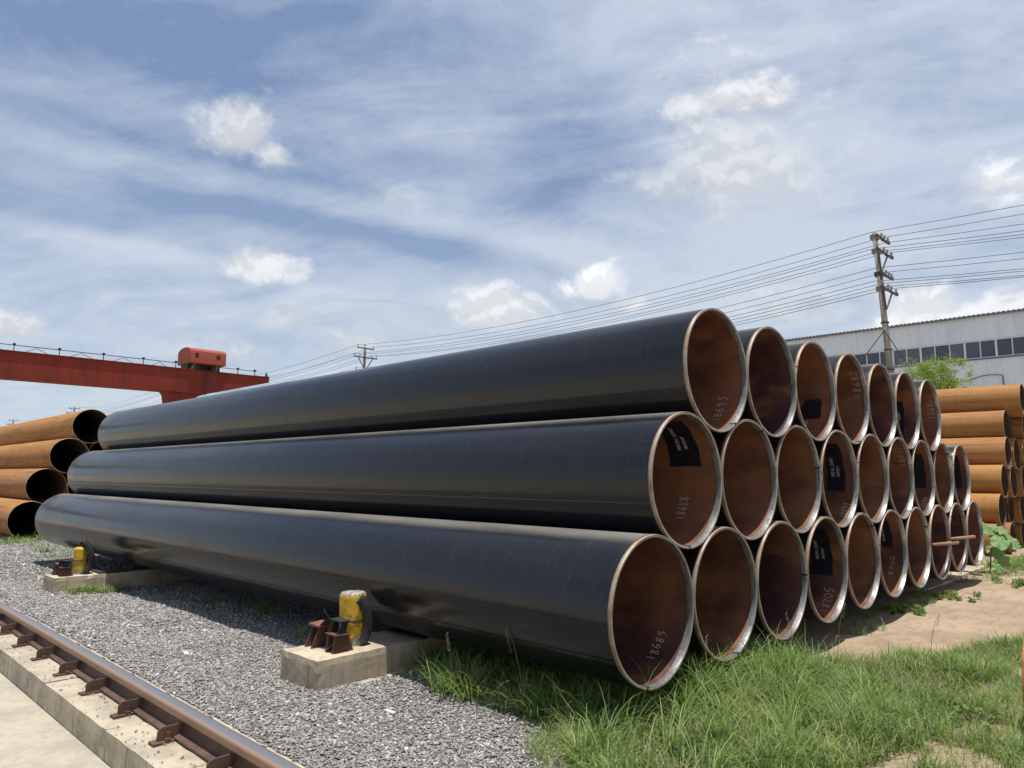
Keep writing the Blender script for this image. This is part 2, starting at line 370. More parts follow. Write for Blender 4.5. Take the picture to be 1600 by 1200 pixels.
def f_chip(t):
    r = t.new('ShaderNodeNewGeometry').outputs['Random Per Island']; f = t.noise(t.pos(), 140., 3, .6)
    n = t.new('ShaderNodeValToRGB'); cr = n.color_ramp
    cr.elements[0].position = 0; cr.elements[0].color = (.20, .19, .175, 1); cr.elements[1].position = 1; cr.elements[1].color = (.62, .61, .58, 1)
    for p_, c in ((.3, (.24, .235, .22)), (.62, (.34, .33, .305)), (.8, (.37, .32, .28)), (.93, (.50, .49, .47))):
        e = cr.elements.new(p_); e.color = (*c, 1)
    t.put(n.inputs[0], r)
    return dict(color=t.mix(t.ramp(f, .45, .7, 0., .4), n.outputs[0], (.18, .16, .14)), rough=.7, spec=.35)
M_chip = mat('slag_chip', f_chip)
def f_steel(base, dark, hi, r=.7, metal=.2):
    def g(t):
        p = t.pos(); n = t.noise(p, 9., 5, .65); f = t.noise(p, 90., 4, .7)
        c = t.mix(t.ramp(n, .35, .65), base, dark); c = t.mix(t.ramp(f, .55, .75, 0., .5), c, hi)
        return dict(color=c, rough=r, metal=metal, normal=t.bump(t.math('ADD', f, n), .25, .002))
    return g
M_rail = mat('rail_rust', f_steel((.135, .075, .050), (.085, .048, .035), (.20, .12, .08)))
def f_run(t):
    p = t.pos(); x, y, z = t.sep(p)[:3]
    s = t.noise(t.scale(p, (26., .6, 20.)), 1., 4, .6); k = t.ramp(t.math('ADD', x, t.math('MULTIPLY', s, .012)), -2.010, -1.990)
    c = t.mix(k, (.27, .165, .105), (.27, .27, .285))
    return dict(color=c, rough=t.ramp(k, 0., 1., .55, .38), metal=t.ramp(k, 0., 1., .1, .55), normal=t.bump(s, .08, .002))
M_run = mat('rail_running_surface', f_run)
M_bracket = mat('bracket_rust', f_steel((.125, .055, .033), (.07, .035, .025), (.24, .12, .07), .8, .1))
M_bracket_top = mat('bracket_top_rust', f_steel((.27, .115, .065), (.16, .07, .04), (.33, .17, .10), .85, .1))
M_dark = mat('dark_steel', f_steel((.035, .034, .034), (.022, .022, .022), (.08, .06, .05), .6, .3))
def f_rubber(t):
    o = t.pos(); f = t.noise(o, 70., 4, .7); n = t.noise(o, 8., 3, .5)
    return dict(color=t.mix(t.ramp(f, .4, .8, 0., .7), (.020, .020, .020), (.075, .068, .06)), rough=.78, normal=t.bump(t.math('ADD', f, n), .3, .004))
M_rubber = mat('worn_rubber', f_rubber)
def f_yellow(t):
    o = t.objco(); x, y, z = t.sep(o)[:3]
    n = t.noise(o, 13., 5, .65); f = t.noise(o, 45., 5, .7); ff = t.noise(o, 150., 3, .7)
    yc = t.mix(t.ramp(n, .35, .7), (.64, .39, .020), (.54, .31, .014))
    conc = t.mix(t.ramp(f, .4, .6), (.42, .36, .27), (.16, .13, .10))
    chip = t.ramp(t.math('ADD', f, t.math('MULTIPLY', n, .3)), .765, .785)
    band = t.math('MULTIPLY', t.ramp(z, .19, .205), t.ramp(z, .20, .225, 1., 0.))
    chip = t.math('MAXIMUM', chip, t.math('MULTIPLY', band, t.ramp(f, .50, .56)))
    low = t.ramp(t.math('ADD', z, t.math('MULTIPLY', t.math('SUBTRACT', n, .5), .16)), .055, .070, 1., 0.)
    topm = t.ramp(t.math('ADD', z, t.math('MULTIPLY', f, .01)), .353, .357)
    c = t.mix(chip, yc, (.06, .05, .035)); c = t.mix(t.math('MAXIMUM', low, topm), c, conc)
    return dict(color=c, rough=.6, normal=t.bump(t.math('ADD', t.math('ADD', t.math('MULTIPLY', n, 2.), f), t.math('MULTIPLY', chip, -1.5)), .5, .006))
M_yellow = mat('chipped_yellow_paint', f_yellow)
def f_red(t):
    p = t.pos(); n = t.noise(t.scale(p, (1, 1, .35)), .7, 5, .6); st = t.noise(t.scale(p, (1, 1, .12)), 2.6, 5, .65)
    c = t.mix(t.ramp(n, .35, .68), (.225, .040, .026), (.165, .032, .024)); c = t.mix(t.ramp(st, .54, .72, 0., .6), c, (.10, .035, .025))
    return dict(color=c, rough=.85, spec=.15)
M_red = mat('crane_red', f_red)
M_cabin = mat('cabin_orange_red', f_steel((.33, .062, .030), (.28, .055, .030), (.24, .055, .035), .7, 0.))
M_black = mat('black_opening', lambda t: dict(color=(.012, .011, .011), rough=.6))
M_pole = mat('pole_concrete', f_steel((.27, .245, .205), (.20, .18, .15), (.33, .30, .26), .9, 0.))
M_arm = mat('weathered_steel', f_steel((.10, .09, .08), (.06, .055, .05), (.16, .14, .12), .7, .3))
M_ins = mat('porcelain', lambda t: dict(color=(.35, .34, .33), rough=.3))
M_ins2 = mat('brown_porcelain', lambda t: dict(color=(.055, .03, .025), rough=.3))
M_wire = mat('cable_black', lambda t: dict(color=(.05, .05, .055), rough=.6))
def f_wall(t):
    p = t.pos(); n = t.noise(t.scale(p, (1, 1, .15)), 1.6, 5, .6); f = t.noise(p, 8., 4, .6)
    c = t.mix(t.ramp(n, .35, .7), (.72, .80, .83), (.62, .70, .735)); c = t.mix(t.ramp(f, .5, .8, 0., .2), c, (.6, .62, .61))
    return dict(color=c, rough=.5, metal=0., normal=t.bump(f, .05, .01))
M_wall = mat('painted_sheet', f_wall)
M_trim = mat('blue_trim', lambda t: dict(color=(.07, .11, .22), rough=.5))
M_frame = mat('white_frame', lambda t: dict(color=(.62, .64, .65), rough=.45))
def f_glass(t):
    n = t.noise(t.pos(), .8, 3, .5); rn = t.new('ShaderNodeObjectInfo').outputs['Random']
    return dict(color=t.mix(t.ramp(rn, .3, .9), (.045, .062, .085), (.085, .105, .13)), rough=.08, spec=.6, normal=t.bump(n, .03, .05))
M_glass = mat('tinted_glass', f_glass)
M_roof = mat('roof_sheet', f_steel((.16, .17, .19), (.12, .13, .15), (.2, .2, .22), .6, .2))
def f_leafm(c1, c2, c3, trans=.25):
    def g(t):
        r = t.new('ShaderNodeNewGeometry').outputs['Random Per Island']; n = t.noise(t.pos(), 3., 3, .6)
        c = t.mix(t.ramp(r, .1, .9, 0., 1., True), c1, c2); c = t.mix(t.ramp(n, .45, .7, 0., .7), c, c3)
        b = t.n['Principled BSDF']; out = t.n['Material Output']
        tr = t.new('ShaderNodeBsdfTranslucent'); t.put(tr.inputs[0], t.mix(1., c, (1.3, 1.35, .7), 'MULTIPLY'))
        ms = t.new('ShaderNodeMixShader'); ms.inputs[0].default_value = trans
        t.l.new(b.outputs[0], ms.inputs[1]); t.l.new(tr.outputs[0], ms.inputs[2]); t.l.new(ms.outputs[0], out.inputs[0])
        return dict(color=c, rough=.5, spec=.35)
    return g
M_grass = mat('grass_blade', f_leafm((.080, .150, .038), (.27, .37, .115), (.35, .40, .17), .38))
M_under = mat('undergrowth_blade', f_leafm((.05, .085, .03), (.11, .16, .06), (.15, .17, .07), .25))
M_dry = mat('dry_grass', f_leafm((.20, .19, .085), (.34, .30, .16), (.16, .2, .07), .2))
M_tree = mat('tree_leaf', f_leafm((.15, .24, .045), (.32, .42, .09), (.40, .48, .13), .35))
M_broad = mat('broad_leaf', f_leafm((.16, .27, .09), (.20, .31, .11), (.13, .22, .07), .25))
M_bark = mat('bark', f_steel((.12, .085, .055), (.08, .055, .035), (.18, .13, .09), .9, 0.))
M_stick = mat('weathered_wood', f_steel((.34, .20, .10), (.25, .14, .07), (.42, .28, .17), .85, 0.))
M_lampm = mat('lamp_housing', lambda t: dict(color=(.42, .40, .33), rough=.5))

# ------------------------------------------------------------------ setting: ground, pavement, rail bed
def build_ground():
    xs = np.concatenate([[-900, -300, -80, -20, -5, -1.74, -1.7301], np.linspace(-1.69, 6, 150), np.linspace(6.2, 20, 50), [26, 40, 80, 200, 900]])
    ys = np.concatenate([[-900, -200, -60, -15, -5], np.linspace(-3, 6, 150), np.linspace(6.2, 22, 60), [28, 40, 60, 100, 200, 900]])
    X, Y = np.meshgrid(xs, ys); Z = terrain(X, Y); far = (np.abs(X) > 25) | (np.abs(Y) > 25); Z = np.where(far & (X > -1.74), 0, Z)
    V = np.stack([X, Y, Z], -1).reshape(-1, 3); nx = len(xs); ny = len(ys)
    F = [(j*nx+i, j*nx+i+1, (j+1)*nx+i+1, (j+1)*nx+i) for j in range(ny-1) for i in range(nx-1)]
    o = obj('ground', mesh_from('ground', V, F, M_ground, True)); tag(o, kind='structure')
build_ground()
pv = MB().box(-60, -2.243, -40, 120, -.3, -.06).build('pavement', M_pave); tag(pv, kind='structure')

def rough_block(name, x0, x1, y0, y1, z0, z1, m, parent, step=.05, amp=.005, seed=0, chip=.012, fine_to=None):
    """a cast block whose faces and arrises are slightly uneven"""
    bm = bmesh.new()
    def cuts(a, b, s): n = max(1, int(round((b-a)/s))); return list(np.linspace(a, b, n+1))
    xs = cuts(x0, min(x1, fine_to) if fine_to else x1, step)
    if fine_to and x1 > fine_to: xs += cuts(fine_to, x1, .6)[1:]
    ys = cuts(y0, y1, step); zs = cuts(z0, z1, step)
    def grid(A, B, f):
        vs = [[bm.verts.new(f(a, b)) for b in B] for a in A]
        for i in range(len(A)-1):
            for j in range(len(B)-1): bm.faces.new((vs[i][j], vs[i+1][j], vs[i+1][j+1], vs[i][j+1]))
    grid(xs, ys, lambda a, b: (a, b, z1)); grid(ys, xs, lambda a, b: (b, a, z0))
    grid(xs, zs, lambda a, b: (a, y0, b)); grid(zs, xs, lambda a, b: (b, y1, a))
    grid(zs, ys, lambda a, b: (x0, b, a)); grid(ys, zs, lambda a, b: (x1, a, b))
    bmesh.ops.remove_doubles(bm, verts=bm.verts, dist=1e-5)
    for v in bm.verts:
        c = v.co.copy(); k = 0
        on = [abs(c.x-x0) < 1e-4 or abs(c.x-x1) < 1e-4, abs(c.y-y0) < 1e-4 or abs(c.y-y1) < 1e-4, abs(c.z-z1) < 1e-4]
        e = sum(on)
        q = np.array([float(snoise(c.x*9+c.z*5, c.y*9+c.z*7, seed+i)) for i in range(3)])-.5
        v.co += Vector(q*2*amp)
        if e >= 2:
            dv = Vector(((1 if c.x < (x0+x1)/2 else -1)*on[0], (1 if c.y < (y0+y1)/2 else -1)*on[1], -1.*on[2]))
            w = chip*(.35 + 1.6*max(0, float(snoise(c.x*23, c.y*23+c.z*19, seed+9))-.55))
            v.co += dv.normalized()*w
    bmesh.ops.recalc_face_normals(bm, faces=bm.faces)
    me = bpy.data.meshes.new(name); bm.to_mesh(me); bm.free(); me.materials.append(m)
    return obj(name, me, parent)

bed = empty('track_bed', (-1.98, 3, 0), 'long pale concrete track bed carrying the rusty crane rail beside the gravel', 'track bed')
joints = [-3.6, -2.0, -.65, .62, 1.20, 2.05, 3.3, 4.6, 6.2, 8.0, 11, 16, 24, 40, 90]
for i in range(len(joints)-1):
    a, b = joints[i], joints[i+1]
    s = rough_block('bed_segment', -2.240+.004*rnd.random(), -1.735, a+.004, b-.004, -.2, .10+.002*rnd.uniform(-1, 1), M_bed, bed, .05 if b < 9 else .5, .003, 20+i, .007)
    s.matrix_parent_inverse = Matrix.Translation((-bed.location))

# crane rail
rail = empty('crane_rail', (-1.98, 3, .10), 'rusty crane rail with a worn shiny top bolted along the concrete bed', 'rail')
def sect(pts, name, m, y0=-6, y1=95):
    mb = MB().prism(pts, 'y', y0-3, y1-3); return mb.build(name, m, rail, bevel=.004, seg=2)
g_ = .006
sect([(-.065, g_), (.065, g_), (.065, g_+.012), (.022, g_+.026), (.011, g_+.045), (.011, g_+.088), (-.011, g_+.088), (-.011, g_+.045), (-.022, g_+.026), (-.065, g_+.012)], 'rail_web', M_rail)
sect([(-.036, g_+.0885), (.036, g_+.0885), (.040, g_+.100), (.040, g_+.126), (.033, g_+.134), (.012, g_+.137), (-.012, g_+.137), (-.033, g_+.134), (-.040, g_+.126), (-.040, g_+.100)], 'rail_head', M_run)
def fin_mesh():
    # plate standing across the rail foot, rounded outer top corner
    pts = [(-.145, .012), (-.145, .052), (-.140, .066), (-.130, .074), (-.118, .078), (-.020, .078), (-.0125, .070), (-.0125, .052), (-.026, .036), (-.070, .024), (-.072, .012)]
    return MB().prism(pts, 'y', -.006, .006).mesh('rail_clip', M_rail)
fm = fin_mesh()
pm = MB().box(-.175, -.068, -.035, .035, 0.0005, .012).mesh('clip_plate', M_rail)
bmb = MB().tube([(-.098, -.022, .012), (-.098, -.022, .055)], .0085, 8); bmb.lathe([(.017, .012), (.017, .024), (.012, .0265)], 6, (-.098, -.022))
bme = bmb.mesh('bolt', M_bracket)
ycl = [round(.43+.6*k, 3) for k in range(-6, 26)]
for i, y in enumerate(ycl):
    for sgn in (1, -1):
        c = obj('rail_clip', fm, rail, (0, y-3, 0), (0, 0, 0 if sgn == 1 else math.pi))
        obj('clip_plate', pm, c)
        if i % 2 == 0 if y < 1.7 else (i % 3 != 1): obj('bolt', bme, c)
# gravel of angular chips
def chips(n, xf, yf, lmin, lmax, acc, lift=.0):
    x = xf(n); y = yf(n); keep = acc(x, y); x = x[keep]; y = y[keep]; n = len(x)
    L = rng.uniform(lmin, lmax, n)*np.where(rng.random(n) < .06, 1.6, 1); W = L*rng.uniform(.35, .7, n); H = L*rng.uniform(.18, .4, n)
    base = np.array([(a, b, c) for c in (-1, 1) for b in (-1, 1) for a in (-1, 1)], float)*.5
    P = base[None]*np.stack([L, W, H], -1)[:, None, :]*(1+rng.uniform(-.28, .28, (n, 8, 3)))
    yaw_ = rng.uniform(0, 2*np.pi, n); t1 = rng.normal(0, .32, n); t2 = rng.normal(0, .32, n)
    c, s = np.cos(t1)[:, None], np.sin(t1)[:, None]; P = np.stack([P[..., 0]*c-P[..., 2]*s, P[..., 1], P[..., 0]*s+P[..., 2]*c], -1)
    c, s = np.cos(t2)[:, None], np.sin(t2)[:, None]; P = np.stack([P[..., 0], P[..., 1]*c-P[..., 2]*s, P[..., 1]*s+P[..., 2]*c], -1)
    c, s = np.cos(yaw_)[:, None], np.sin(yaw_)[:, None]; P = np.stack([P[..., 0]*c-P[..., 1]*s, P[..., 0]*s+P[..., 1]*c, P[..., 2]], -1)
    z = terrain(x, y) + H*.35 + rng.uniform(0, .010, n)+lift
    return P + np.stack([x, y, z], -1)[:, None, :]
def np_mesh(name, V, loops, lstart, m, smooth=False):
    me = bpy.data.meshes.new(name); me.vertices.add(len(V)); me.vertices.foreach_set('co', V.astype(np.float32).ravel())
    me.loops.add(len(loops)); me.loops.foreach_set('vertex_index', loops.astype(np.int32))
    me.polygons.add(len(lstart)); me.polygons.foreach_set('loop_start', lstart.astype(np.int32))
    if smooth: me.polygons.foreach_set('use_smooth', np.ones(len(lstart), bool))
    me.update(calc_edges=True); me.materials.append(m); return me
BOXF = np.array([(0, 2, 3, 1), (4, 5, 7, 6), (0, 1, 5, 4), (2, 6, 7, 3), (0, 4, 6, 2), (1, 3, 7, 5)])
def edge_x(y, seed=3):   # where the gravel gives way to grass and soil
    y = np.asarray(y, float)
    e = np.interp(y, [-1, -.3, .08, .43, .9, 1.36, 1.7, 2.0, 3, 30], [-1.6, -1.1, -.72, -.45, -.27, -.3, -.2, .6, 2.0, 2.4])
    return e + (snoise(y*2.3, y*0+1, seed)-.5)*.16
def inblock(x, y):
    return ((x > -1.0) & (y > 1.99) & (y < 2.5)) | ((x > -1.03) & (y > 8.2) & (y < 8.72))
def acc(x, y): 
    return (x < edge_x(y) + rng.normal(0, .12, len(x))) & ~inblock(x, y)
parts = [chips(74000, lambda n: rng.uniform(-1.745, .7, n), lambda n: -.9+5.0*rng.random(n)**1.0, .009, .021, acc),
         chips(46000, lambda n: rng.uniform(-1.74, 1.0, n), lambda n: rng.uniform(4.1, 9.5, n), .013, .028, acc),
         chips(26000, lambda n: rng.uniform(-1.74, .6, n), lambda n: rng.uniform(9.5, 22, n), .018, .04, acc),
         chips(900, lambda n: rng.uniform(-2.24, -1.74, n), lambda n: rng.uniform(-1, 9, n), .006, .014, lambda x, y: (np.abs(x+1.98) > .075), .0)]
parts[3][..., 2] += .104-terrain(-1.75+0*parts[3][:, 0, 0], parts[3][:, 0, 1])[:, None]*0 - .0
zfix = parts[3]; zfix[..., 2] = zfix[..., 2] - zfix[..., 2].mean(1, keepdims=True) + .106
P = np.concatenate(parts); n = len(P)
lo = (BOXF[None]+(np.arange(n)*8)[:, None, None]).ravel()
go = obj('gravel', np_mesh('gravel', P.reshape(-1, 3), lo, np.arange(n*6)*4, M_chip)); tag(go, 'grey angular slag gravel spread between the crane rail and the pipe stack', 'gravel', kind='stuff')

# ------------------------------------------------------------------ support blocks, bollards, brackets
def lab_block(name, x0, y0, y1, ztop, label, seed):
    e = empty(name, (x0+.3, (y0+y1)/2, ztop), label, 'concrete block')
    b = rough_block('block_body', x0, 9.4, y0, y1, -.12, ztop, M_block, e, .045, .004, seed, .016, fine_to=1.2)
    b.matrix_parent_inverse = Matrix.Translation(-e.location); return e
nb = lab_block('support_block', -.985, 2.005, 2.49, .245, 'nearer long concrete support block with rust streaks under the black pipes', 41)
fb = lab_block('support_block', -1.015, 8.22, 8.71, .17, 'farther concrete support block with a chipped corner under the far ends of the black pipes', 52)
ml = rough_block('mortar_lip', -.70, .35, 1.93, 2.0, -.05, .062, M_bed, nb, .04, .012, 77, .02); ml.matrix_parent_inverse = Matrix.Translation(-nb.location)

def bollard(loc, h, r, label, lean=(0, 0)):
    e = empty('bollard', loc, label, 'bollard', 'yellow bollards on the concrete blocks', (lean[0], lean[1], 0))
    n = 40; V = []; F = []; rings = 26
    for j in range(rings+1):
        z = h*j/rings
        for k in range(n):
            a = 2*math.pi*k/n; rr = r*(1+.035*(float(snoise(a*2.2+5, z*14, 5))-.5)*2) + .003*(float(snoise(a*7, z*50, 8))-.5)
            if j == rings: rr *= .93
            V.append((rr*math.cos(a), rr*math.sin(a), z))
    F = [(j*n+k, j*n+(k+1) % n, (j+1)*n+(k+1) % n, (j+1)*n+k) for j in range(rings) for k in range(n)]
    # rough concrete top
    b = len(V)
    for q, f in enumerate((.75, .45)):
        for k in range(n):
            a = 2*math.pi*k/n; V.append((r*f*math.cos(a), r*f*math.sin(a), h+.008*(float(snoise(a*5, f*9, 3))+.1)))
    V.append((0, 0, h+.006))
    F += [((rings+q)*n+k, (rings+q)*n+(k+1) % n, (rings+q+1)*n+(k+1) % n, (rings+q+1)*n+k) for q in range(2) for k in range(n)]
    F += [(b+n+k, b+n+(k+1) % n, len(V)-1) for k in range(n)]
    obj('post', mesh_from('post', V, F, M_yellow, True), e)
    w = MB()
    for zz, tl in ((.185, .02), (.165, -.015)):
        w.tube([((r+.004)*math.cos(a), (r+.004)*math.sin(a), zz+tl*math.sin(a)) for a in np.linspace(0, 2*math.pi, 25)], .003, 6)
    w.build('tie_wire', M_dark, e)
    return e
bollard((-.550, 2.25, .246), .365, .096, 'taller yellow bollard with chipped paint on the nearer concrete block')
bollard((-.665, 8.46, .171), .33, .092, 'smaller-looking yellow bollard on the farther concrete block', (0, .03))

def tyre_strip(loc, R, a0, a1, wid, label, rot=0., lean=0.):
    e = empty('tyre_strip', loc, label, 'rubber strip', 'tyre strips between bollards and pipe', (0, lean, rot))
    prof = []   # (radial offset, y) closed C section of a cut tyre
    out = [(-.075, -wid/2), (-.045, -wid/2-.012), (-.015, -wid/2-.006), (0, -wid*.36), (.004, 0), (0, wid*.36), (-.015, wid/2+.006), (-.045, wid/2+.012), (-.075, wid/2)]
    inn = [(-.073, wid/2-.012), (-.045, wid/2-.004), (-.022, wid/2-.02), (-.016, 0), (-.022, -wid/2+.02), (-.045, -wid/2+.004), (-.073, -wid/2+.012)]
    prof = out+inn; n = len(prof); K = 26; V = []; F = []
    for i in range(K+1):
        a = a0+(a1-a0)*i/K
        for (dr, y) in prof:
            rr = R+dr + .004*(float(snoise(a*9, y*20, 4))-.5); V.append((rr*math.cos(a), y*(1+.04*math.sin(a*5)), rr*math.sin(a)))
    F = [(i*n+k, i*n+(k+1) % n, (i+1)*n+(k+1) % n, (i+1)*n+k) for i in range(K) for k in range(n)] + [tuple(range(n-1, -1, -1)), tuple(range(K*n, K*n+n))]
    o = obj('tyre_casing', mesh_from('tyre_casing', V, F, M_rubber), e)
    o.data.polygons.foreach_set('use_smooth', [True]*len(o.data.polygons)); o.data.set_sharp_from_angle(angle=R_(50))
    # tread ribs
    t = MB()
    for y in (-wid*.27, -wid*.09, wid*.09, wid*.27):
        for i in range(K):
            aa = a0+(a1-a0)*(i+.5)/K; p = Vector((math.cos(aa), 0, math.sin(aa))); tg = Vector((-math.sin(aa), 0, math.cos(aa)))
            c = p*(R+.004) + Vector((0, y, 0)); hl = abs(a1-a0)/K*R*.5
            t.bar(c-tg*hl, c+tg*hl, wid*.11, .009)
    t.build('tread', M_rubber, e)
    return e
tyre_strip((-.735, 2.24, .40), .29, -.56, .80, .17, 'curved black tyre strip standing between the nearer bollard and the pipe', -.12)
tyre_strip((-.83, 8.44, .36), .30, -.66, .92, .24, 'wide curved black tyre strip beside the farther bollard', -.1)

def bracket(loc, label, s=1., rotz=0.):
    e = empty('steel_bracket', loc, label, 'steel bracket', 'rusty brackets on the concrete blocks', (0, 0, rotz))
    def trap(y, t=.008, x0=-.09, x1=.10, tx0=-.045, tx1=.06, h=.15):
        return MB().prism([(x0, 0), (x1, 0), (tx1, h), (tx0, h)], 'y', y-t/2, y+t/2).mesh('fin', M_bracket)
    for y, h in ((.17, .135), (.085, .14)): obj('fin', trap(y, x0=-.10, x1=.04, tx0=-.035, tx1=.045, h=h), e)
    for y, h in ((-.075, .115), (-.16, .115)): obj('fin', trap(y, x0=-.075, x1=.10, tx0=-.06, tx1=.055, h=h), e)
    # back web running along the bracket
    MB().prism([(.17, 0), (-.16, 0), (-.16, .11), (-.03, .16), (.17, .135)], 'x', .030, .039).build('web', M_bracket, e)
    # slanted rib
    MB().bar((-.072, -.08, .012), (.02, -.15, .108), .014, .010).build('rib', M_bracket, e)
    # rusty table plate
    MB().prism([(-.055, .141), (.055, .149), (.055, .166), (-.055, .158)], 'y', .055, .20).build('table_plate', M_bracket_top, e, bevel=.002)
    MB().box(-.062, .062, -.185, -.035, .1155, .124).build('shelf_plate', M_bracket, e)
    # dark upper cradle: three slanted plates
    MB().prism([(-.040, .125), (.03, .125), (.05, .205), (.0, .205)], 'y', -.060, -.052).build('cradle_plate', M_dark, e)
    MB().prism([(-.040, .125), (.03, .125), (.05, .205), (.0, .205)], 'y', -.165, -.157).build('cradle_plate', M_dark, e)
    MB().prism([(-.02, .206), (.062, .206), (.062, .214), (-.02, .214)], 'y', -.175, -.02).build('cradle_top', M_dark, e)
    MB().prism([(.05, .158), (-.02, .206), (-.02, .214), (.06, .166)], 'x', -.045, .055).build('cradle_wing', M_dark, e)
    MB().tube([(.02, .03, .2), (.0, .07, .25), (.01, .10, .262)], .0025, 6).build('wire_end', M_dark, e)
    e.scale = (s, s, s); return e
bracket((-.745, 2.245, .247), 'rusty welded steel bracket with a dark cradle in front of the nearer bollard', .98)
bracket((-.875, 8.42, .172), 'dark rusty steel bracket beside the farther yellow bollard', .9)

def slab_thing(name, label, cat, x0, x1, y0, y1, z0, z1, m, rot=0, tilt=0, bevel=.003):
    c = ((x0+x1)/2, (y0+y1)/2, z0)
    o = MB().box(x0-c[0], x1-c[0], y0-c[1], y1-c[1], 0, z1-z0).build(name, m, None, loc=c, rot=(0, tilt, rot), bevel=bevel); return tag(o, label, cat)
slab_thing('rubber_mat', 'thin black rubber mat lying on the nearer concrete block under the lowest pipe', 'rubber mat', -.13, .22, 1.985, 2.42, .250, .262, M_rubber, .05)
slab_thing('rubber_mat', 'dark flat rubber mat on the farther concrete block behind the bollard', 'rubber mat', -.50, -.12, 8.23, 8.62, .175, .187, M_rubber, -.04)
ch = MB().prism([(-.13, 0), (.16, 0), (.16, .012), (.0, .095), (-.02, .095)], 'y', -.16, .16).build('wedge_chock', M_rubber, loc=(.03, 8.46, .174), bevel=.003); tag(ch, 'dark wedge chock under the lowest pipe on the farther concrete block', 'wedge')
o = MB().box(.35, 9.2, 8.36, 8.56, .174, .262).build('packing_beam', M_rubber); tag(o, 'long dark packing beam between the farther block and the bottom row of black pipes', 'packing beam')

# ------------------------------------------------------------------ pipes
NS = 112
def ring_pts(r, y, n=NS): return [(r*math.cos(2*math.pi*k/n), y, r*math.sin(2*math.pi*k/n)) for k in range(n)]
def cyl(rows, inward, m, name, n=NS):
    V = []; 
    for r, y in rows: V += ring_pts(r, y, n)
    F = []
    for i in range(len(rows)-1):
        for k in range(n):
            f = (i*n+k, (i+1)*n+k, (i+1)*n+(k+1) % n, i*n+(k+1) % n)
            F.append(f if inward else f[::-1])
    me = mesh_from(name, V, F, m, True); me.set_sharp_from_angle(angle=R_(40)); return me
RO, RI, LEN = .432, .4205, 12.0
shell_me = cyl([(RO-.0005, .022)] + [(RO, .024+j*(LEN-.05)/24) for j in range(25)] + [(RO-.001, LEN-.02)], False, M_coat, 'coated_shell')
band_me = cyl([(RO-.004, .0), (RO-.004, .0225)], False, M_bare, 'bare_band')
band2_me = cyl([(RO-.004, LEN-.022), (RO-.004, LEN), (RI, LEN)], False, M_bare, 'bare_band')
bore_me = cyl([(RI, .002+j*(LEN-.002)/10) for j in range(11)], True, M_bore, 'bore')
def arc_sweep(prof, a0, a1, m, name, n=110):
    V = []; F = []; k = len(prof)
    for i in range(n+1):
        a = a0+(a1-a0)*i/n
        for r, y in prof: V.append((r*math.cos(a), y, r*math.sin(a)))
    F = [(i*k+j, i*k+(j+1) % k, (i+1)*k+(j+1) % k, (i+1)*k+j) for i in range(n) for j in range(k)] + [tuple(range(k-1, -1, -1)), tuple(range(n*k, n*k+k))]
    me = mesh_from(name, V, F, m, True); 
    bm = bmesh.new(); bm.from_mesh(me); bmesh.ops.recalc_face_normals(bm, faces=bm.faces); bm.to_mesh(me); bm.free()
    me.set_sharp_from_angle(angle=R_(35)); return me
GAP = .012
inner_me = arc_sweep([(RI-.001, -.004), (RI-.0045, -.0035), (RI-.0055, .002), (RI-.0055, .037), (RI-.0025, .0375), (RI-.0015, .03)], GAP, 2*math.pi-GAP, M_zinc, 'inner_lip')
front_me = arc_sweep([(RO-.001, -.002), (RO-.003, -.0055), (RI+.001, -.0055), (RI-.001, -.0042), (RI-.001, -.0005), (RO-.0025, -.0005), (RO-.0015, .010), (RO+.0005, .010)], GAP, 2*math.pi-GAP, M_lip, 'end_protector')
clip_me = MB().tube([(RI-.006+.010*math.sin(a)*.6, .016+.012*math.cos(a), .010*math.sin(a*1)) for a in np.linspace(0, 6.0, 14)], .0028, 6)
clip_me.tube([(RI-.004, .004, -.012), (RI-.012, -.008, .0), (RI-.002, -.010, .014)], .0028, 6)
clip_me.box(RI-.004, RO-.004, -.0075, .002, -.006, .006)
clip_me = clip_me.mesh('clip', M_clip)

GL = {'0': [[(.5, 1), (.15, .8), (.05, .4), (.3, .02), (.65, .1), (.8, .5), (.7, .9), (.45, 1)]],
      '1': [[(.45, 1), (.4, .5), (.42, 0)]],
      '2': [[(.1, .8), (.35, 1), (.65, .85), (.6, .55), (.1, .05), (.8, .0)]],
      '3': [[(.1, .95), (.7, .9), (.3, .6), (.7, .45), (.6, .15), (.1, -.25)]],
      '4': [[(.35, 1), (.1, .4), (.8, .45)], [(.6, .75), (.55, 0)]],
      '5': [[(.9, 1.25), (.3, 1), (.2, .6), (.6, .55), (.7, .25), (.45, 0), (.1, .1)]],
      '6': [[(.65, 1), (.3, .7), (.15, .25), (.4, 0), (.7, .2), (.6, .45), (.25, .4)]],
      '7': [[(.05, .85), (.4, .95), (.75, .9), (.45, .45), (.4, -.05)]],
      '8': [[(.7, .9), (.4, 1), (.2, .78), (.4, .55), (.68, .28), (.45, 0), (.15, .15), (.4, .5), (.68, .8), (.72, .95)]],
      '9': [[(.65, .85), (.35, 1), (.15, .75), (.4, .55), (.65, .75), (.6, .3), (.35, 0)]],
      'v': [[(.1, .6), (.4, .2), (.7, .65)]]}
def on_bore(s, u, r): # s arc angle (rad), u depth
    return (r*math.cos(s), u, r*math.sin(s))
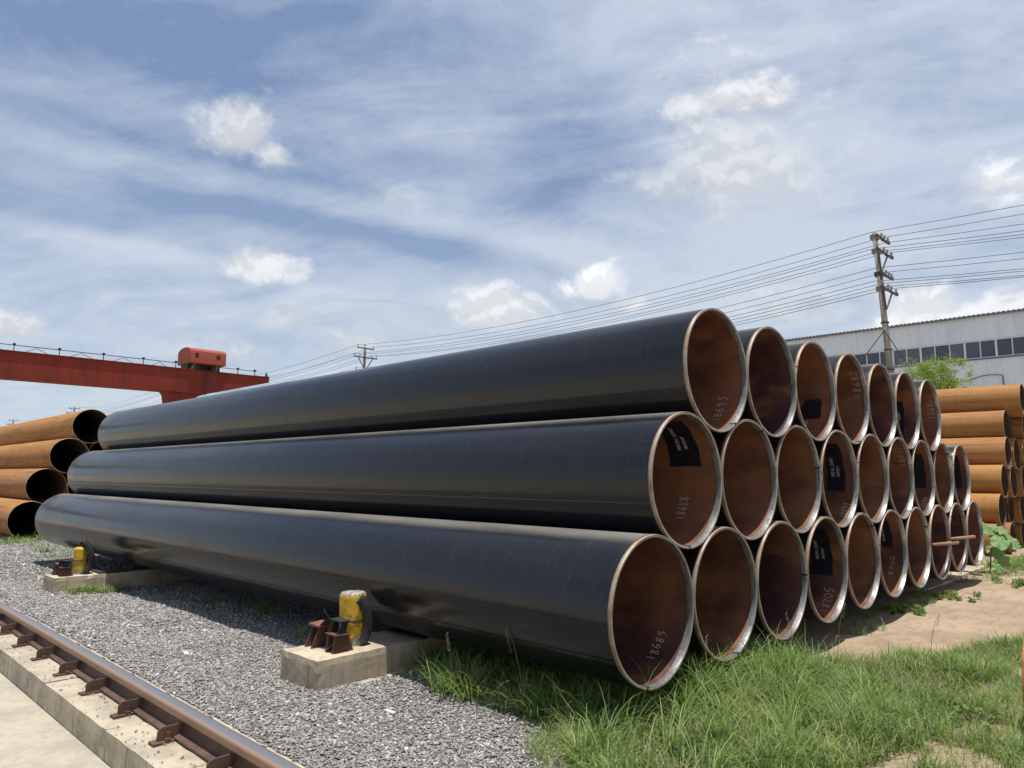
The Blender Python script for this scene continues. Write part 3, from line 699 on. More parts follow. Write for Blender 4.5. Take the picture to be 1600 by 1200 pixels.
def chalk(parent, text, th0, th1, y0, y1, wob=0):
    """handwriting on the bore: text runs round the bore from th0 to th1 (degrees), digits point deeper"""
    n = len(text); a0, a1 = R_(th0), R_(th1); mb = MB(); r = RI-.0022; rr = random.Random(hash(text) % 999 if False else sum(map(ord, text)))
    for i, chh in enumerate(text):
        w = (a1-a0)/n; o = a0+i*w; dy = rr.uniform(-.008, .008); hh = (y1-y0)*rr.uniform(.85, 1.1)
        for st in GL[chh]:
            pts = []
            for k in range(len(st)-1):   # Catmull-Rom for a handwritten flow
                p0, p1, p2, p3 = st[max(k-1, 0)], st[k], st[k+1], st[min(k+2, len(st)-1)]
                for t in np.linspace(0, 1, 6)[:-1]:
                    pts.append(tuple(.5*((2*p1[j])+(-p0[j]+p2[j])*t+(2*p0[j]-5*p1[j]+4*p2[j]-p3[j])*t*t+(-p0[j]+3*p1[j]-3*p2[j]+p3[j])*t**3) for j in (0, 1)))
            pts.append(st[-1])
            q = [(o+w*.92*p[0], y0+dy+hh*p[1]) for p in pts]
            # ribbon
            V = []; hw = .0027
            for k, (a, y) in enumerate(q):
                a2, y2 = q[min(k+1, len(q)-1)]; a1_, y1_ = q[max(k-1, 0)]
                dx, dyy = (a2-a1_)*RI, y2-y1_; L = math.hypot(dx, dyy) or 1; nx, ny = -dyy/L, dx/L
                ww = hw*rr.uniform(.7, 1.15)
                V += [on_bore(a+nx*ww/RI, y+ny*ww, r), on_bore(a-nx*ww/RI, y-ny*ww, r)]
            mb.add(V, [(2*k, 2*k+1, 2*k+3, 2*k+2) for k in range(len(q)-1)])
    return mb.build('chalk_number', M_chalk, parent)
def patch(parent, th0, th1, y0, y1, skew=.0):
    mb = MB(); r = RI-.0012; n = 16; V = []
    for i in range(n+1):
        s = R_(th0+(th1-th0)*i/n); f = i/n
        ya = y0+.004*math.sin(i*.9); yb = y1-.05*f*f+.004*math.sin(i*.7+1)
        for j in range(7): V.append(on_bore(s, ya+(yb-ya)*j/6, r))
    mb.add(V, [(i*7+j, i*7+j+1, (i+1)*7+j+1, (i+1)*7+j) for i in range(n) for j in range(6)])
    return mb.build('stencil_patch', M_patch, parent, smooth=True)
def stencil(parent, text, th0, th1, y0, y1):
    """block lettering from the built-in font, wrapped onto the bore"""
    cu = bpy.data.curves.new('stencil', 'FONT'); cu.body = text; cu.size = 1; cu.resolution_u = 1; to = bpy.data.objects.new('stencil', cu); COL.objects.link(to)
    dg = bpy.context.evaluated_depsgraph_get(); me = bpy.data.meshes.new_from_object(to.evaluated_get(dg)); COL.objects.unlink(to); bpy.data.objects.remove(to)
    xs = [v.co.x for v in me.vertices]; ys = [v.co.y for v in me.vertices]; x0, x1, b0, b1 = min(xs), max(xs), min(ys), max(ys)
    bm = bmesh.new(); bm.from_mesh(me)
    for v in bm.verts:
        s = R_(th0+(th1-th0)*(v.co.x-x0)/(x1-x0)); y = y0+(y1-y0)*(v.co.y-b0)/(b1-b0); v.co = Vector(on_bore(s, y, RI-.0030))
    me2 = bpy.data.meshes.new('stencil_text'); bm.to_mesh(me2); bm.free(); me2.materials.append(M_white); bpy.data.meshes.remove(me)
    return obj('stencil_text', me2, parent)

ORD = ['first', 'second', 'third', 'fourth', 'fifth', 'sixth', 'seventh', 'eighth', 'ninth', 'tenth']
ROWN = ['bottom', 'middle', 'top']
# (row, index): chalk (text, th0, th1, y0, y1)
CH = {(0, 0): ('18683', -56, -27, .165, .225), (2, 0): ('18693', -53, -18, .15, .215), (1, 0): ('18688', -41, -16, .235, .305), (1, 3): ('18697', -57, -32, .05, .12),
      (0, 3): ('18705', -66, -28, .10, .17), (2, 3): ('18682', 5, 47, .06, .125), (2, 6): ('18681', -3, 32, .065, .135), (1, 5): ('18657', 16, 54, .065, .13), (1, 6): ('18684', -62, -32, .07, .115), (0, 5): ('18702', -46, -8, .12, .16)}
ST = {(1, 0): ((12, 68, .135, .38), [('PIPE NO. 2303807', 29, 56.5, .262, .292), ('38073307', 29.5, 43.5, .208, .238)]),
      (1, 3): ((-17, 50, .11, .28), [('PIPE NO. 2303811', 2, 27, .20, .235), ('38073311', 2, 15, .155, .185)]),
      (0, 3): ((-15, 46, .12, .32), [('PIPE NO. 2303805', 4, 28, .235, .265), ('38073305', 4.5, 17.5, .185, .21)]),
      (0, 5): ((2, 50, .13, .27), [('PIPE NO. 23038', 11, 31, .20, .225)]),
      (2, 2): ((-30, -4, .12, .32), [('380733', -50, -34, .22, .25)]),
      (1, 6): ((-17, 42, .09, .22), []), (2, 5): ((-40, 20, .16, .34), [('38073309', -10, 2, .20, .23)]), (2, 4): None, (1, 8): ((-20, 45, .10, .20), [])}
SPLIT = {(0, 0): -104, (2, 0): -60, (1, 0): -93, (1, 1): 59, (1, 2): 13, (0, 2): -.5, (2, 2): 157, (1, 3): 173, (0, 3): 176, (2, 4): 179, (0, 4): 46, (0, 5): 165, (1, 5): -58, (0, 6): 29, (1, 6): 181, (1, 7): 46, (1, 8): 159, (2, 5): -165, (2, 3): -75, (1, 4): 160, (0, 1): -75, (2, 6): -110}
YO = [0, .012, .012]
count = [10, 9, 7]
for row in range(3):
    for i in range(count[row]):
        x = .8649*(i+.5*row); z = .700+.7487*row; key = (row, i)
        jitter = 0 if i == 0 else rnd.uniform(-.006, .006)
        pos = ORD[i]+' from the left' if i < count[row]-1 else 'last on the right'
        txt = f', chalk number {CH[key][0]} inside' if key in CH else ''
        e = empty('steel_pipe', (x, YO[row]+jitter, z), f'black coated steel pipe, {pos} in the {ROWN[row]} row{txt}', 'pipe', 'black coated steel pipes in the big stack')
        obj('coated_shell', shell_me, e); obj('bare_band', band_me, e); obj('rear_band', band2_me, e); obj('bore', bore_me, e)
        sp = R_(SPLIT.get(key, rnd.uniform(90, 300)))
        ring = obj('end_protector', front_me, e, rot=(0, -sp, 0)); obj('inner_lip', inner_me, ring)
        if key in SPLIT: obj('clip', clip_me, ring)
        if key in CH: chalk(e, *CH[key])
        if ST.get(key):
            pa, tx = ST[key]; po = patch(e, *pa)
            for tt in tx: stencil(e, *tt)

def rusty_mesh(D, L, n=72):
    r = D/2; w = .009
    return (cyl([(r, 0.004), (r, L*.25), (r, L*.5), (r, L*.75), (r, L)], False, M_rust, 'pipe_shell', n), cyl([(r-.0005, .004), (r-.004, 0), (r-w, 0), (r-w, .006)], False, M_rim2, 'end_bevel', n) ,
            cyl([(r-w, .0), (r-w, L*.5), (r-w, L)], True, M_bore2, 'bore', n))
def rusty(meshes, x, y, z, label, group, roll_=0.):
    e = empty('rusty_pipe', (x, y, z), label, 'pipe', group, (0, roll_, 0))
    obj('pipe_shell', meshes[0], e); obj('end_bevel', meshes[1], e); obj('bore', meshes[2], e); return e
mL = rusty_mesh(.864, 12); RN4 = ['bottom', 'second', 'third', 'top']
XL = [.60, 1.07, 1.50, 1.94]; YL = [17.05, 17.9, 17.85, 17.85]
for r in range(4):
    for i in range(4):
        rusty(mL, XL[r]+i*.866, YL[r]+(0 if i == 0 else rnd.uniform(-.15, .25)), .415+r*.7487, f'orange rusty pipe of the far left stack, {ORD[i]} from left in its {RN4[r]} row', 'rusty pipes in the far left stack', rnd.uniform(0, 6))
for q in (17.9, 26):
    o = rough_block('bearer_block', .0, 5.2, q, q+.4, -.2, -.018+.0, M_block, None, .2, .004, 5, .01); tag(o, ('nearer' if q < 20 else 'rear')+' low concrete bearer under the far left rusty pipe stack', 'concrete block')
mR = rusty_mesh(.62, 12); yr = [.53, .49, .47, .43, .47, .22]; RN6 = ['bottom', 'second', 'third', 'fourth', 'fifth', 'top']
for r in range(6):
    for i in range(6):
        rusty(mR, 12.0+r*.31+i*.62, yr[r]+(0 if i == 0 else rnd.uniform(-.12, .12)), .29+r*.537, f'rusty pipe of the right-hand stack, {ORD[i]} from left in its {RN6[r]} row', 'rusty pipes in the right-hand stack', rnd.uniform(0, 6))
# rusty pipe end just inside the right edge of the photograph
ro = rusty(rusty_mesh(.56, 2.2), 0, 0, 0, 'rusty pipe end cut off by the right edge of the picture beside the grass', None)
ro.location = (1.464, -3.740, .32)

# sticks laid between the last bottom pipes
for (xa, xb, z, lb) in ((5.61, 6.65, .700, 'left one of two weathered wooden sticks poking out of the last bottom pipes'), (6.37, 7.51, .718, 'right one of two weathered wooden sticks poking out of the last bottom pipes')):
    m = MB().tube([(0, .0, .0), ((xb-xa)*.5, .01, -.024), (xb-xa, 0, -.045)], [.016, .019, .024], 8).build('wooden_stick', M_stick, loc=(xa, -.035, z), smooth=True); tag(m, lb, 'stick')
o = rough_block('concrete_sill', 6.2, 9.8, .30, .62, -.05, .075, M_block, None, .12, .006, 61, .012); tag(o, 'low concrete sill on the dirt under the right end of the black pipes', 'concrete slab')

# ------------------------------------------------------------------ red gantry crane
Y0, Y1 = 57.97, 59.2
cr = empty('gantry_crane', (19.4, 58.6, 0), 'red gantry crane with a long box girder behind the pipe stacks', 'gantry crane')
def cp(mb, name, m, bevel=0):
    o = mb.build(name, m, cr, bevel=bevel); o.matrix_parent_inverse = Matrix.Translation(-cr.location); return o
cp(MB().prism([(-12, 10.055), (-12, 8.15), (21.6, 8.15), (27.03, 9.60), (27.03, 10.15), (24, 10.08)], 'y', Y0, Y1), 'girder', M_red)
# top and bottom flanges, diaphragm weld lines
f = MB().box(-12, 27.0, Y0-.09, Y1+.09, 10.06, 10.10); cp(f, 'top_flange', M_red)
f = MB().box(-12, 21.5, Y0-.06, Y1+.06, 8.105, 8.148); cp(f, 'bottom_flange', M_red)
st_me = MB().box(0, .035, -.03, -.002, 9.86, 10.055).mesh('stiffener', M_bracket)
for k in range(-11, 27): obj('stiffener', st_me, cr, (k-19.4, Y0-58.6, 0))
for lx in (19.4, -1.98):
    lg = cp(MB().prism([(lx-1.35, 8.1), (lx-1.15, 7.85), (lx-1.05, 7.3), (lx-.5, 1.0), (lx+.5, 1.0), (lx+1.1, 7.3), (lx+1.35, 7.85), (lx+2.0, 8.1)], 'y', Y0+.1, Y1-.1), 'leg', M_red)
    sb = cp(MB().box(lx-.35, lx+.35, Y0-2.6, Y1+2.6, .55, .998), 'sill_beam', M_red)
    for yy in (Y0-2.2, Y1+2.2):
        w = MB(); V = [(lx-.06+.12*j, yy+.28*math.cos(a), .27+.28*math.sin(a)) for j in (0, 1) for a in np.linspace(0, 2*math.pi, 20, endpoint=False)]
        w.add(V, [tuple(range(19, -1, -1)), tuple(range(20, 40))]+[(k, (k+1) % 20, 20+(k+1) % 20, 20+k) for k in range(20)]); cp(w, 'wheel', M_dark)
px_posts = [7.72, 10.54, 13.5, 16.38, 18.89, 24.16, 25.7]
tr = MB().tube([(-12, Y0+.15, 10.53), (18.9, Y0+.15, 10.53)], .03, 6); tr.tube([(18.9, Y0+.15, 10.53), (25.9, Y0+.15, 10.51)], .03, 6)
cp(tr, 'rail_line', M_dark)
for x in px_posts+[4.9, 2.0, -.9, -3.8]:
    cp(MB().bar((x, Y0+.15, 10.1), (x, Y0+.15, 10.6), .05).box(x-.09, x+.09, Y0+.06, Y0+.24, 10.56, 10.66), 'rail_post', M_dark)
lc = MB()
for a, b in zip([4.9]+px_posts[:5], px_posts[:5]+[21.5]):
    m_ = (a+b)/2; lc.tube([(a+.7, Y0+.25, 10.12), (m_, Y0+.25, 10.47), (b-.7, Y0+.25, 10.12)], .022, 5)
cp(lc, 'brace', M_dark)
cp(MB().bar((26.85, Y0+.3, 10.1), (26.85, Y0+.3, 10.5), .06).prism([(26.7, 10.16), (27.0, 10.16), (26.85, 10.55)], 'y', Y0+.2, Y0+.25), 'end_stop', M_bracket)
for k in (-6, 0, 6.2, 12.4, 17.9, 21.65): cp(MB().box(k, k+.05, Y0-.012, Y0-.001, 8.15, 9.85), 'plate_joint', M_bracket)
# trolley house
tc = empty('crane_trolley', (21.4, 58.8, 10.1), 'orange-red trolley house with a rounded roof on top of the crane girder', 'crane trolley')
def tp(mb, name, m, bevel=0, auto=False):
    o = mb.build(name, m, tc, bevel=bevel, auto=auto); o.matrix_parent_inverse = Matrix.Translation(-tc.location); return o
ya, yb = 57.75, 60.35
prof = [(ya, 10.62), (ya, 11.62)] + [((ya+yb)/2-(yb-ya)/2*math.cos(a), 11.62+.42*math.sin(a)) for a in np.linspace(.15, math.pi-.15, 12)] + [(yb, 11.62), (yb, 10.62)]
tp(MB().prism(prof, 'x', 19.85, 22.92), 'house', M_cabin, .05, True)
for xa, xb in ((20.28, 20.58), (22.08, 22.40)): tp(MB().box(xa, xb, ya-.012, ya+.02, 11.12, 11.48), 'window', M_black)
tp(MB().box(19.83, 22.94, ya-.03, ya+.0, 10.60, 10.66), 'skirt', M_red)
for x in (20.3, 22.2): tp(MB().prism([(x-.22, 10.13), (x+.1, 10.13), (x+.28, 10.6), (x+.0, 10.6)], 'y', ya+.35, ya+.6), 'strut', M_bare)
tp(MB().box(20.0, 22.7, ya+.7, yb-.4, 10.12, 10.61), 'machinery', M_dark)
for x in (20.6, 22.0):
    w = MB(); V = [(x+.22*math.cos(a), ya+.3+.1*j, 10.33+.2*math.sin(a)) for j in (0, 1) for a in np.linspace(0, 2*math.pi, 16, endpoint=False)]
    w.add(V, [tuple(range(15, -1, -1)), tuple(range(16, 32))]+[(k, (k+1) % 16, 16+(k+1) % 16, 16+k) for k in range(16)]); tp(w, 'wheel', M_dark)
for x in (21.05, 21.25, 21.4): tp(MB().tube([(x, Y0-.12, 10.1), (x, Y0-.12, 5.0)], .018, 5), 'hoist_rope', M_dark)
tp(MB().box(20.95, 21.5, Y0-.3, Y0+.06, 4.5, 5.0), 'hook_block', M_dark)

# ------------------------------------------------------------------ workshop building on the right
BX = 46.; by0, by1 = -12., 78.
bd = empty('workshop_building', (BX, 20, 0), 'long pale grey sheet-metal workshop with a strip of windows behind the right stack', 'building')
def bp(o): o.matrix_parent_inverse = Matrix.Translation(-bd.location); return o
def ribbed(z0, z1, name):
    # trapezoid-ribbed sheet facing -X
    V = []; F = []; y = by0; pts = []
    while y < by1:
        pts += [(y, 0), (y+.16, 0), (y+.185, -.035), (y+.225, -.035)]; y += .25
    for yy, dx in pts: V += [(BX+dx, yy, z0), (BX+dx, yy, z1)]
    F = [(2*i, 2*i+2, 2*i+3, 2*i+1) for i in range(len(pts)-1)]
    me = mesh_from(name, V, F, M_wall); return bp(obj(name, me, bd))
WZ0, WZ1, TOP = 8.37, 9.48, 10.92
ribbed(-.1, WZ0-.06, 'lower_wall'); ribbed(WZ1, TOP, 'upper_wall')
bp(MB().box(BX+.15, BX+24, by0, by1, -.1, TOP-.05).build('building_body', M_wall, bd))
bp(MB().prism([(BX-.15, TOP-.02), (BX+12, TOP+.9), (BX+24.5, TOP-.02), (BX+24.5, TOP+.04), (BX+12, TOP+.96), (BX-.15, TOP+.05)], 'y', by0-.4, by1+.4).build('roof', M_roof, bd))
ev = MB(); y = by0-.4
while y < by1+.4: ev.box(BX-.20, BX-.152, y, y+.17, TOP-.07, TOP+.09); y += .25
bp(ev.build('eave_edge', M_roof, bd))
bp(MB().box(BX-.09, BX+.1, by0, by1, WZ0-.085, WZ0-.005).build('sill_trim', M_trim, bd))
bp(MB().box(BX-.04, BX+.1, by0, by1, WZ1-.05, WZ1-.001).build('head_trim', M_frame, bd))
pw_ = .797; ph = WZ1-.055-WZ0
frame_me = {}
def win(npan):
    if npan in frame_me: return frame_me[npan]
    w = npan*pw_; fb_ = MB()
    fb_.box(-.05, .02, 0, w, 0, .045).box(-.05, .02, 0, w, ph-.045, ph).box(-.05, .02, 0, .055, .046, ph-.046).box(-.05, .02, w-.055, w, .046, ph-.046)
    for k in range(1, npan): fb_.box(-.045, .015, k*pw_-.028, k*pw_+.028, .046, ph-.046)
    frame_me[npan] = fb_.mesh('window_frame', M_frame); return frame_me[npan]
pane_me = MB().box(0.0, .012, -(pw_-.062)/2, (pw_-.062)/2, .047, ph-.047).mesh('pane', M_glass)
y = -2.387+(4.78+2.387)*1.0876 - pw_*14; seq = [2, 3, 2, 3]; k = 0
while y < 60:
    npan = seq[k % 4]; k += 1
    w = obj('window_frame', win(npan), bd, (BX-.01, y, WZ0)); bp(w)
    for q in range(npan): obj('pane', pane_me, w, (.0, pw_*(q+.5), 0), (0, 0, rnd.uniform(-.012, .012)))
    y += npan*pw_
o = MB().tube([(BX-.08, yy, 7.25+.12*math.sin(yy*2.1)-.05*(yy-6)) for yy in np.linspace(6.0, 9.6, 16)], .022, 5)
o.tube([(BX-.08, 6.0, 7.2), (BX-.08, 5.95, 5.6)], .03, 5); bp(o.build('loose_cable', M_dark, bd))

# ------------------------------------------------------------------ power line
PX, PY = [26.86, 27.2, 27.1, 27.0, 26.6], [6.73, 43.3, 80.5, 117.7, 153.9]
near_arm = [(-.22, 1.25, 11.08), (-.38, 1.50, 10.50), (-.20, 1.15, 9.52), (-.38, 1.55, 8.93)]
far_arm = [(-.75, .75, 10.95), (-1.05, 1.05, 10.25), (-.85, .85, 9.2), (-1.05, 1.05, 8.6)]
ins_me = MB().lathe([(.018, 0), (.018, .05), (.05, .07), (.05, .11), (.03, .13), (.055, .15), (.05, .19), (.02, .21)], 10).mesh('insulator', M_ins)
ins2_me = MB().lathe([(.018, -.02), (.04, .0), (.04, .12), (.03, .14)], 8).mesh('insulator', M_ins2)
pnames = ['nearest concrete power pole carrying four crossarms in front of the workshop', 'second concrete power pole seen above the middle of the black pipes', 'power pole standing behind the red crane leg',
          'small far power pole above the left rusty pipes', 'farthest tiny power pole at the left edge of the view']
for i in range(5):
    e = empty('power_pole', (PX[i], PY[i], 0), pnames[i], 'power pole', 'poles of the power line')
    lean = .25 if i == 0 else 0
    MB().tube([(.42, -.43, -.2), (.21, -.21, 5.7), (0, 0, 11.3)] if i == 0 else [(0, 0, -.2), (0, 0, 5), (0, 0, 11.3)], [.165, .130, .092], 16).build('pole', M_pole, e, smooth=True)
    arms = near_arm if i == 0 else far_arm
    for j, (a, b, z) in enumerate(arms):
        dx_ = .21*(11.3-z)/5.6 if i == 0 else 0.; n0 = set(c_.name for c_ in e.children)
        MB().box(a, b, -.17, -.10, z-.04, z+.04).build('crossarm', M_arm, e)
        if j in (1, 3):
            MB().bar((b*.62, -.13, z-.04), (.1, -.13, z-.85), .05).build('brace', M_arm, e)
            if i: MB().bar((a*.62, -.13, z-.04), (-.1, -.13, z-.85), .05).build('brace', M_arm, e)
        elif i == 0: pass
        xs_ = [a+.06, b-.06] if j in (0, 2) else [a+.06, a+.55, b-.55, b-.06]
        if i == 0: xs_ = ([.42, .78, b-.05] if j in (0, 2) else [a+.03, .5, .9, b-.05])
        for x in xs_: obj('insulator', ins_me, e, (x, -.135, z+.041))
        if i == 0:
            obj('insulator', ins2_me, e, (b+.10, -.135, z-.02)); obj('insulator', ins2_me, e, (b-.32, .0, z+.06))
            for ch_ in e.children:
                if ch_.name not in n0: ch_.location.x += dx_; ch_.location.y -= dx_
    if i == 0:
        for z in (11.0, 10.4, 9.45, 8.85): MB().box(-.15, .15, -.15, .15, z-.02, z+.16).build('clamp_band', M_arm if z in (9.45,) else M_pole, e, loc=(.21*(11.3-z)/5.6, -.21*(11.3-z)/5.6, 0))
        MB().tube([(-.13, -.16, 10.3), (-.03, -.27, 8.0)], .035, 6).build('conduit', M_arm, e)
        for z in (7.5, 6.4, 5.6): MB().lathe([(.155, z), (.155, z+.06)], 16, (.21*(11.3-z)/5.6, -.21*(11.3-z)/5.6)).build('pole_band', M_arm, e)
        MB().tube([(.32, -.14, 7.45+.0)]+[(.36+.10*math.sin(a), -.14, 7.3+.12*math.cos(a)) for a in np.linspace(0, 5, 10)], .02, 5).build('cable_loop', M_arm, e)
WZ = [11.31, 11.24, 11.12, 10.5, 10.59, 10.75, 9.79, 9.84, 9.16, 9.23, 9.19, 9.21]
WE = [12.5, 12.3, 11.09, 10.03, 10.16, 10.19, 9.47, 9.38, 8.4, 8.8, 8.5, 8.93]
WO = [0, .8, 1.2, -.35, .5, 1.45, 0, 1.1, -.38, .5, .9, 1.5]
WFO = [-.7, .7, -1, -.5, .5, 1, -.8, .8, -1, -.5, .5, 1]
WFZ = [11.15, 11.15, 10.45, 10.45, 10.45, 10.45, 9.4, 9.4, 8.8, 8.8, 8.8, 8.8]
for w in range(12):
    pts = []
    nodes = [(27.0+WO[w], -30, WE[w], 0)] + [((PX[i]+(WO[w] if i == 0 else WFO[w])), PY[i], (WZ[w] if i == 0 else WFZ[w]), i) for i in range(5)]
    sag = .8
    for a, b in zip(nodes[:-1], nodes[1:]):
        for t in np.linspace(0, 1, 15)[:-1]:
            pts.append((a[0]+(b[0]-a[0])*t, a[1]+(b[1]-a[1])*t, a[2]+(b[2]-a[2])*t - 4*sag*t*(1-t)))
    pts.append(nodes[-1][:3])
    o = MB().tube([(p[0]-27, p[1]-6.7, p[2]) for p in pts], .0115, 5).build('power_cable', M_wire, loc=(27, 6.7, 0))
    nth = ['topmost', 'second', 'third', 'fourth', 'fifth', 'sixth', 'seventh', 'eighth', 'ninth', 'tenth', 'eleventh', 'lowest'][w]
    tag(o, f'{nth} of the twelve thin dark power cables, counted down at the nearest pole', 'cable', 'cables of the power line')
for (b, lb) in (((27.3, 3.0, .1), 'guy wire running down to the right from the nearest power pole'), ((26.4, 12.2, .1), 'guy wire running down to the left from the nearest power pole')):
    z = 7.2; o = MB().tube([(0, 0, z), (b[0]-26.9, b[1]-6.6, b[2])], .018, 5).build('guy_wire', M_wire, loc=(26.9, 6.6, 0)); tag(o, lb, 'cable')
e = empty('street_lamp', (26.98, 6.4, 5.2), 'pale street lamp head on a curved arm fixed to the nearest power pole', 'street lamp')
MB().tube([(.05, .1, -.75), (-.05, .45, -.55), (-.1, .7, -.15), (-.12, .8, .05)], .035, 8).build('lamp_arm', M_lampm, e, smooth=True)
MB().tube([(-.12, .72, .02), (-.12, .92, .10), (-.12, 1.25, .16), (-.12, 1.45, .14)], [.04, .12, .13, .05], 10).build('lamp_head', M_lampm, e, smooth=True)
MB().bar((-.1, .8, .2), (.1, -.6, .2), .03).build('lamp_bracket', M_lampm, e)

# ------------------------------------------------------------------ vegetation
def blades(xy, L, W, m, name, lean=(0, .9), segs=5, droop=1.0, zoff=0., curl=None):
    n = len(xy); az = rng.uniform(0, 2*np.pi, n); L = np.asarray(L); W = np.asarray(W)
    th0 = rng.uniform(.05, .75, n); bend = rng.uniform(.6, 2.6, n)*droop
    s = np.linspace(0, 1, segs+1); pos = np.zeros((n, segs+1, 3)); ang = th0[:, None] + bend[:, None]*s[None]**1.5
    dl = L[:, None]/segs; rad = np.concatenate([np.zeros((n, 1)), np.cumsum(np.sin(ang[:, :-1])*dl, 1)], 1); hgt = np.concatenate([np.zeros((n, 1)), np.cumsum(np.cos(ang[:, :-1])*dl, 1)], 1)
    pos[..., 0] = xy[:, 0, None]+rad*np.cos(az)[:, None]; pos[..., 1] = xy[:, 1, None]+rad*np.sin(az)[:, None]
    pos[..., 2] = (terrain(xy[:, 0], xy[:, 1])-.006+zoff)[:, None]+np.maximum(hgt, -.0)
    sd = az+np.pi/2+rng.normal(0, .5, n); side = np.stack([np.cos(sd), np.sin(sd), 0*sd], -1)[:, None, :]
    w = (W[:, None]*np.array([.75, 1, .95, .75, .45, .04][:segs+1])[None])[..., None]/2
    V = np.stack([pos-side*w, pos+side*w], 2).reshape(-1, 3)
    q = np.array([(2*k, 2*k+1, 2*k+3, 2*k+2) for k in range(segs)]); lo = (q[None]+(np.arange(n)*2*(segs+1))[:, None, None]).ravel()
    return V, lo, n*segs
def grass_obj(sets, m, label, name='grass'):
    Vs, Ls, c, nf = [], [], 0, 0
    for V, lo, k in sets: Vs.append(V); Ls.append(lo+c); c += len(V); nf += k
    o = obj(name, np_mesh(name, np.concatenate(Vs), np.concatenate(Ls), np.arange(nf)*4, m, True)); return tag(o, label, 'grass', kind='stuff')
def inpoly(x, y, poly):
    c = np.zeros(len(x), bool); j = len(poly)-1
    for i in range(len(poly)):
        xi, yi = poly[i]; xj, yj = poly[j]; k = ((yi > y) != (yj > y)) & (x < (xj-xi)*(y-yi)/(yj-yi+1e-12)+xi); c ^= k; j = i
    return c
def scatter(n, poly, clump=0., dens=None):
    P = np.array(poly); out = np.zeros((0, 2))
    while len(out) < n:
        k = n*2
        if clump:
            cn = max(4, int(n/22)); cx = rng.uniform(P[:, 0].min(), P[:, 0].max(), cn); cy = rng.uniform(P[:, 1].min(), P[:, 1].max(), cn); i = rng.integers(0, cn, k)
            q = np.stack([cx[i]+rng.normal(0, clump, k), cy[i]+rng.normal(0, clump, k)], -1)
        else: q = np.stack([rng.uniform(P[:, 0].min(), P[:, 0].max(), k), rng.uniform(P[:, 1].min(), P[:, 1].max(), k)], -1)
        q = q[inpoly(q[:, 0], q[:, 1], poly)]
        if dens is not None: q = q[rng.random(len(q)) < dens(q[:, 0], q[:, 1])]
        out = np.concatenate([out, q])
    return out[:n]
dense = [(-.75, .02), (-.45, .30), (-.2, .55), (.3, .55), (1.0, .32), (1.75, .02), (3.0, -.66), (4.5, -1.22), (4.2, -1.30), (2.9, -1.20), (1.75, -1.08), (1.1, -1.18), (.55, -1.1), (.0, -.95), (-.4, -.80), (-1.0, -.45)]
xy = scatter(27000, dense, .05, lambda x, y: .3+.7*sstep(snoise(x*2.5, y*2.5, 6), .25, .6))
hl = (.55+.75*snoise(xy[:, 0]*1.6, xy[:, 1]*1.6, 12))*(1-.3*sstep(xy[:, 0], 1.4, 3))
s1 = blades(xy, rng.uniform(.11, .27, len(xy))*hl, rng.uniform(.0045, .0085, len(xy)), None, '')
xy = scatter(1500, [(-.75, .02), (-.45, .30), (-.2, .5), (.3, .5), (1.0, .25), (1.6, -.1), (1.5, -.7), (.55, -1.0), (-1.0, -.45)], .04); s2 = blades(xy, rng.uniform(.28, .46, len(xy)), rng.uniform(.0045, .0075, len(xy)), None, '', droop=1.05)
xy = scatter(1500, [(.3, -.1), (.5, .35), (1.1, .2), (1.6, -.05), (1.5, -.35), (.9, -.4)], .05); s2b = blades(xy, rng.uniform(.28, .50, len(xy)), rng.uniform(.0045, .0075, len(xy)), None, '', droop=1.1)
strip = [(-.35, .35), (-.42, 1.0), (-.48, 1.5), (-.28, 1.98), (.4, 1.98), (1.0, 1.2), (1.4, .6), (.6, .35)]
xy = scatter(4200, strip, .05, lambda x, y: .25+.75*(x < .3)); s3 = blades(xy, rng.uniform(.10, .28, len(xy)), rng.uniform(.0045, .0085, len(xy)), None, '')
xy = scatter(260, [(-.46, .4), (-.5, 1.7), (-.3, 1.9), (-.1, .4)], .05); s4 = blades(xy, rng.uniform(.22, .36, len(xy)), rng.uniform(.005, .008, len(xy)), None, '', droop=.8)
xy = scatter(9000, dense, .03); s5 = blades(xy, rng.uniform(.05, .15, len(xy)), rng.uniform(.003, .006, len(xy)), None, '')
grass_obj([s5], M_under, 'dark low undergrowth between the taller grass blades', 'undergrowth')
grass_obj([s1, s2, s2b, s3, s4], M_grass, 'tall green grass growing in front of and under the near ends of the black pipes')
# shorter, sparser growth
low = [(-.95, -.4), (0, -.78), (.6, -1.1), (1.8, -1.15), (3.0, -1.3), (4.8, -1.2), (4.8, -2.4), (1, -2.4), (-1.2, -1.4)]
xy = scatter(17000, low, .035, lambda x, y: .12+.88*sstep(snoise(x*3.1, y*3.1, 16), .46, .66)); a1 = blades(xy, rng.uniform(.05, .20, len(xy)), rng.uniform(.003, .005, len(xy)), None, '')
edge = [(-1.25, -.5), (-.9, .1), (-.62, .45), (-.42, .62), (-.25, .3), (-.6, -.3)]
xy = scatter(1800, edge, .04); a2 = blades(xy, rng.uniform(.03, .13, len(xy)), rng.uniform(.003, .005, len(xy)), None, '')
farr = [(6.8, .9), (9.5, .5), (12, .2), (14, -.6), (10.5, -.7), (8.2, -.1)]
xy = scatter(3800, farr, .06, lambda x, y: .1+.9*sstep(snoise(x*1.3, y*1.3, 26), .4, .7)); a3 = blades(xy, rng.uniform(.05, .2, len(xy)), rng.uniform(.006, .011, len(xy)), None, '')
xy = scatter(2600, [(7.6, .7), (9.8, .55), (9.8, 1.6), (7.6, 1.6)], .07); a4 = blades(xy, rng.uniform(.12, .30, len(xy)), rng.uniform(.006, .011, len(xy)), None, '')
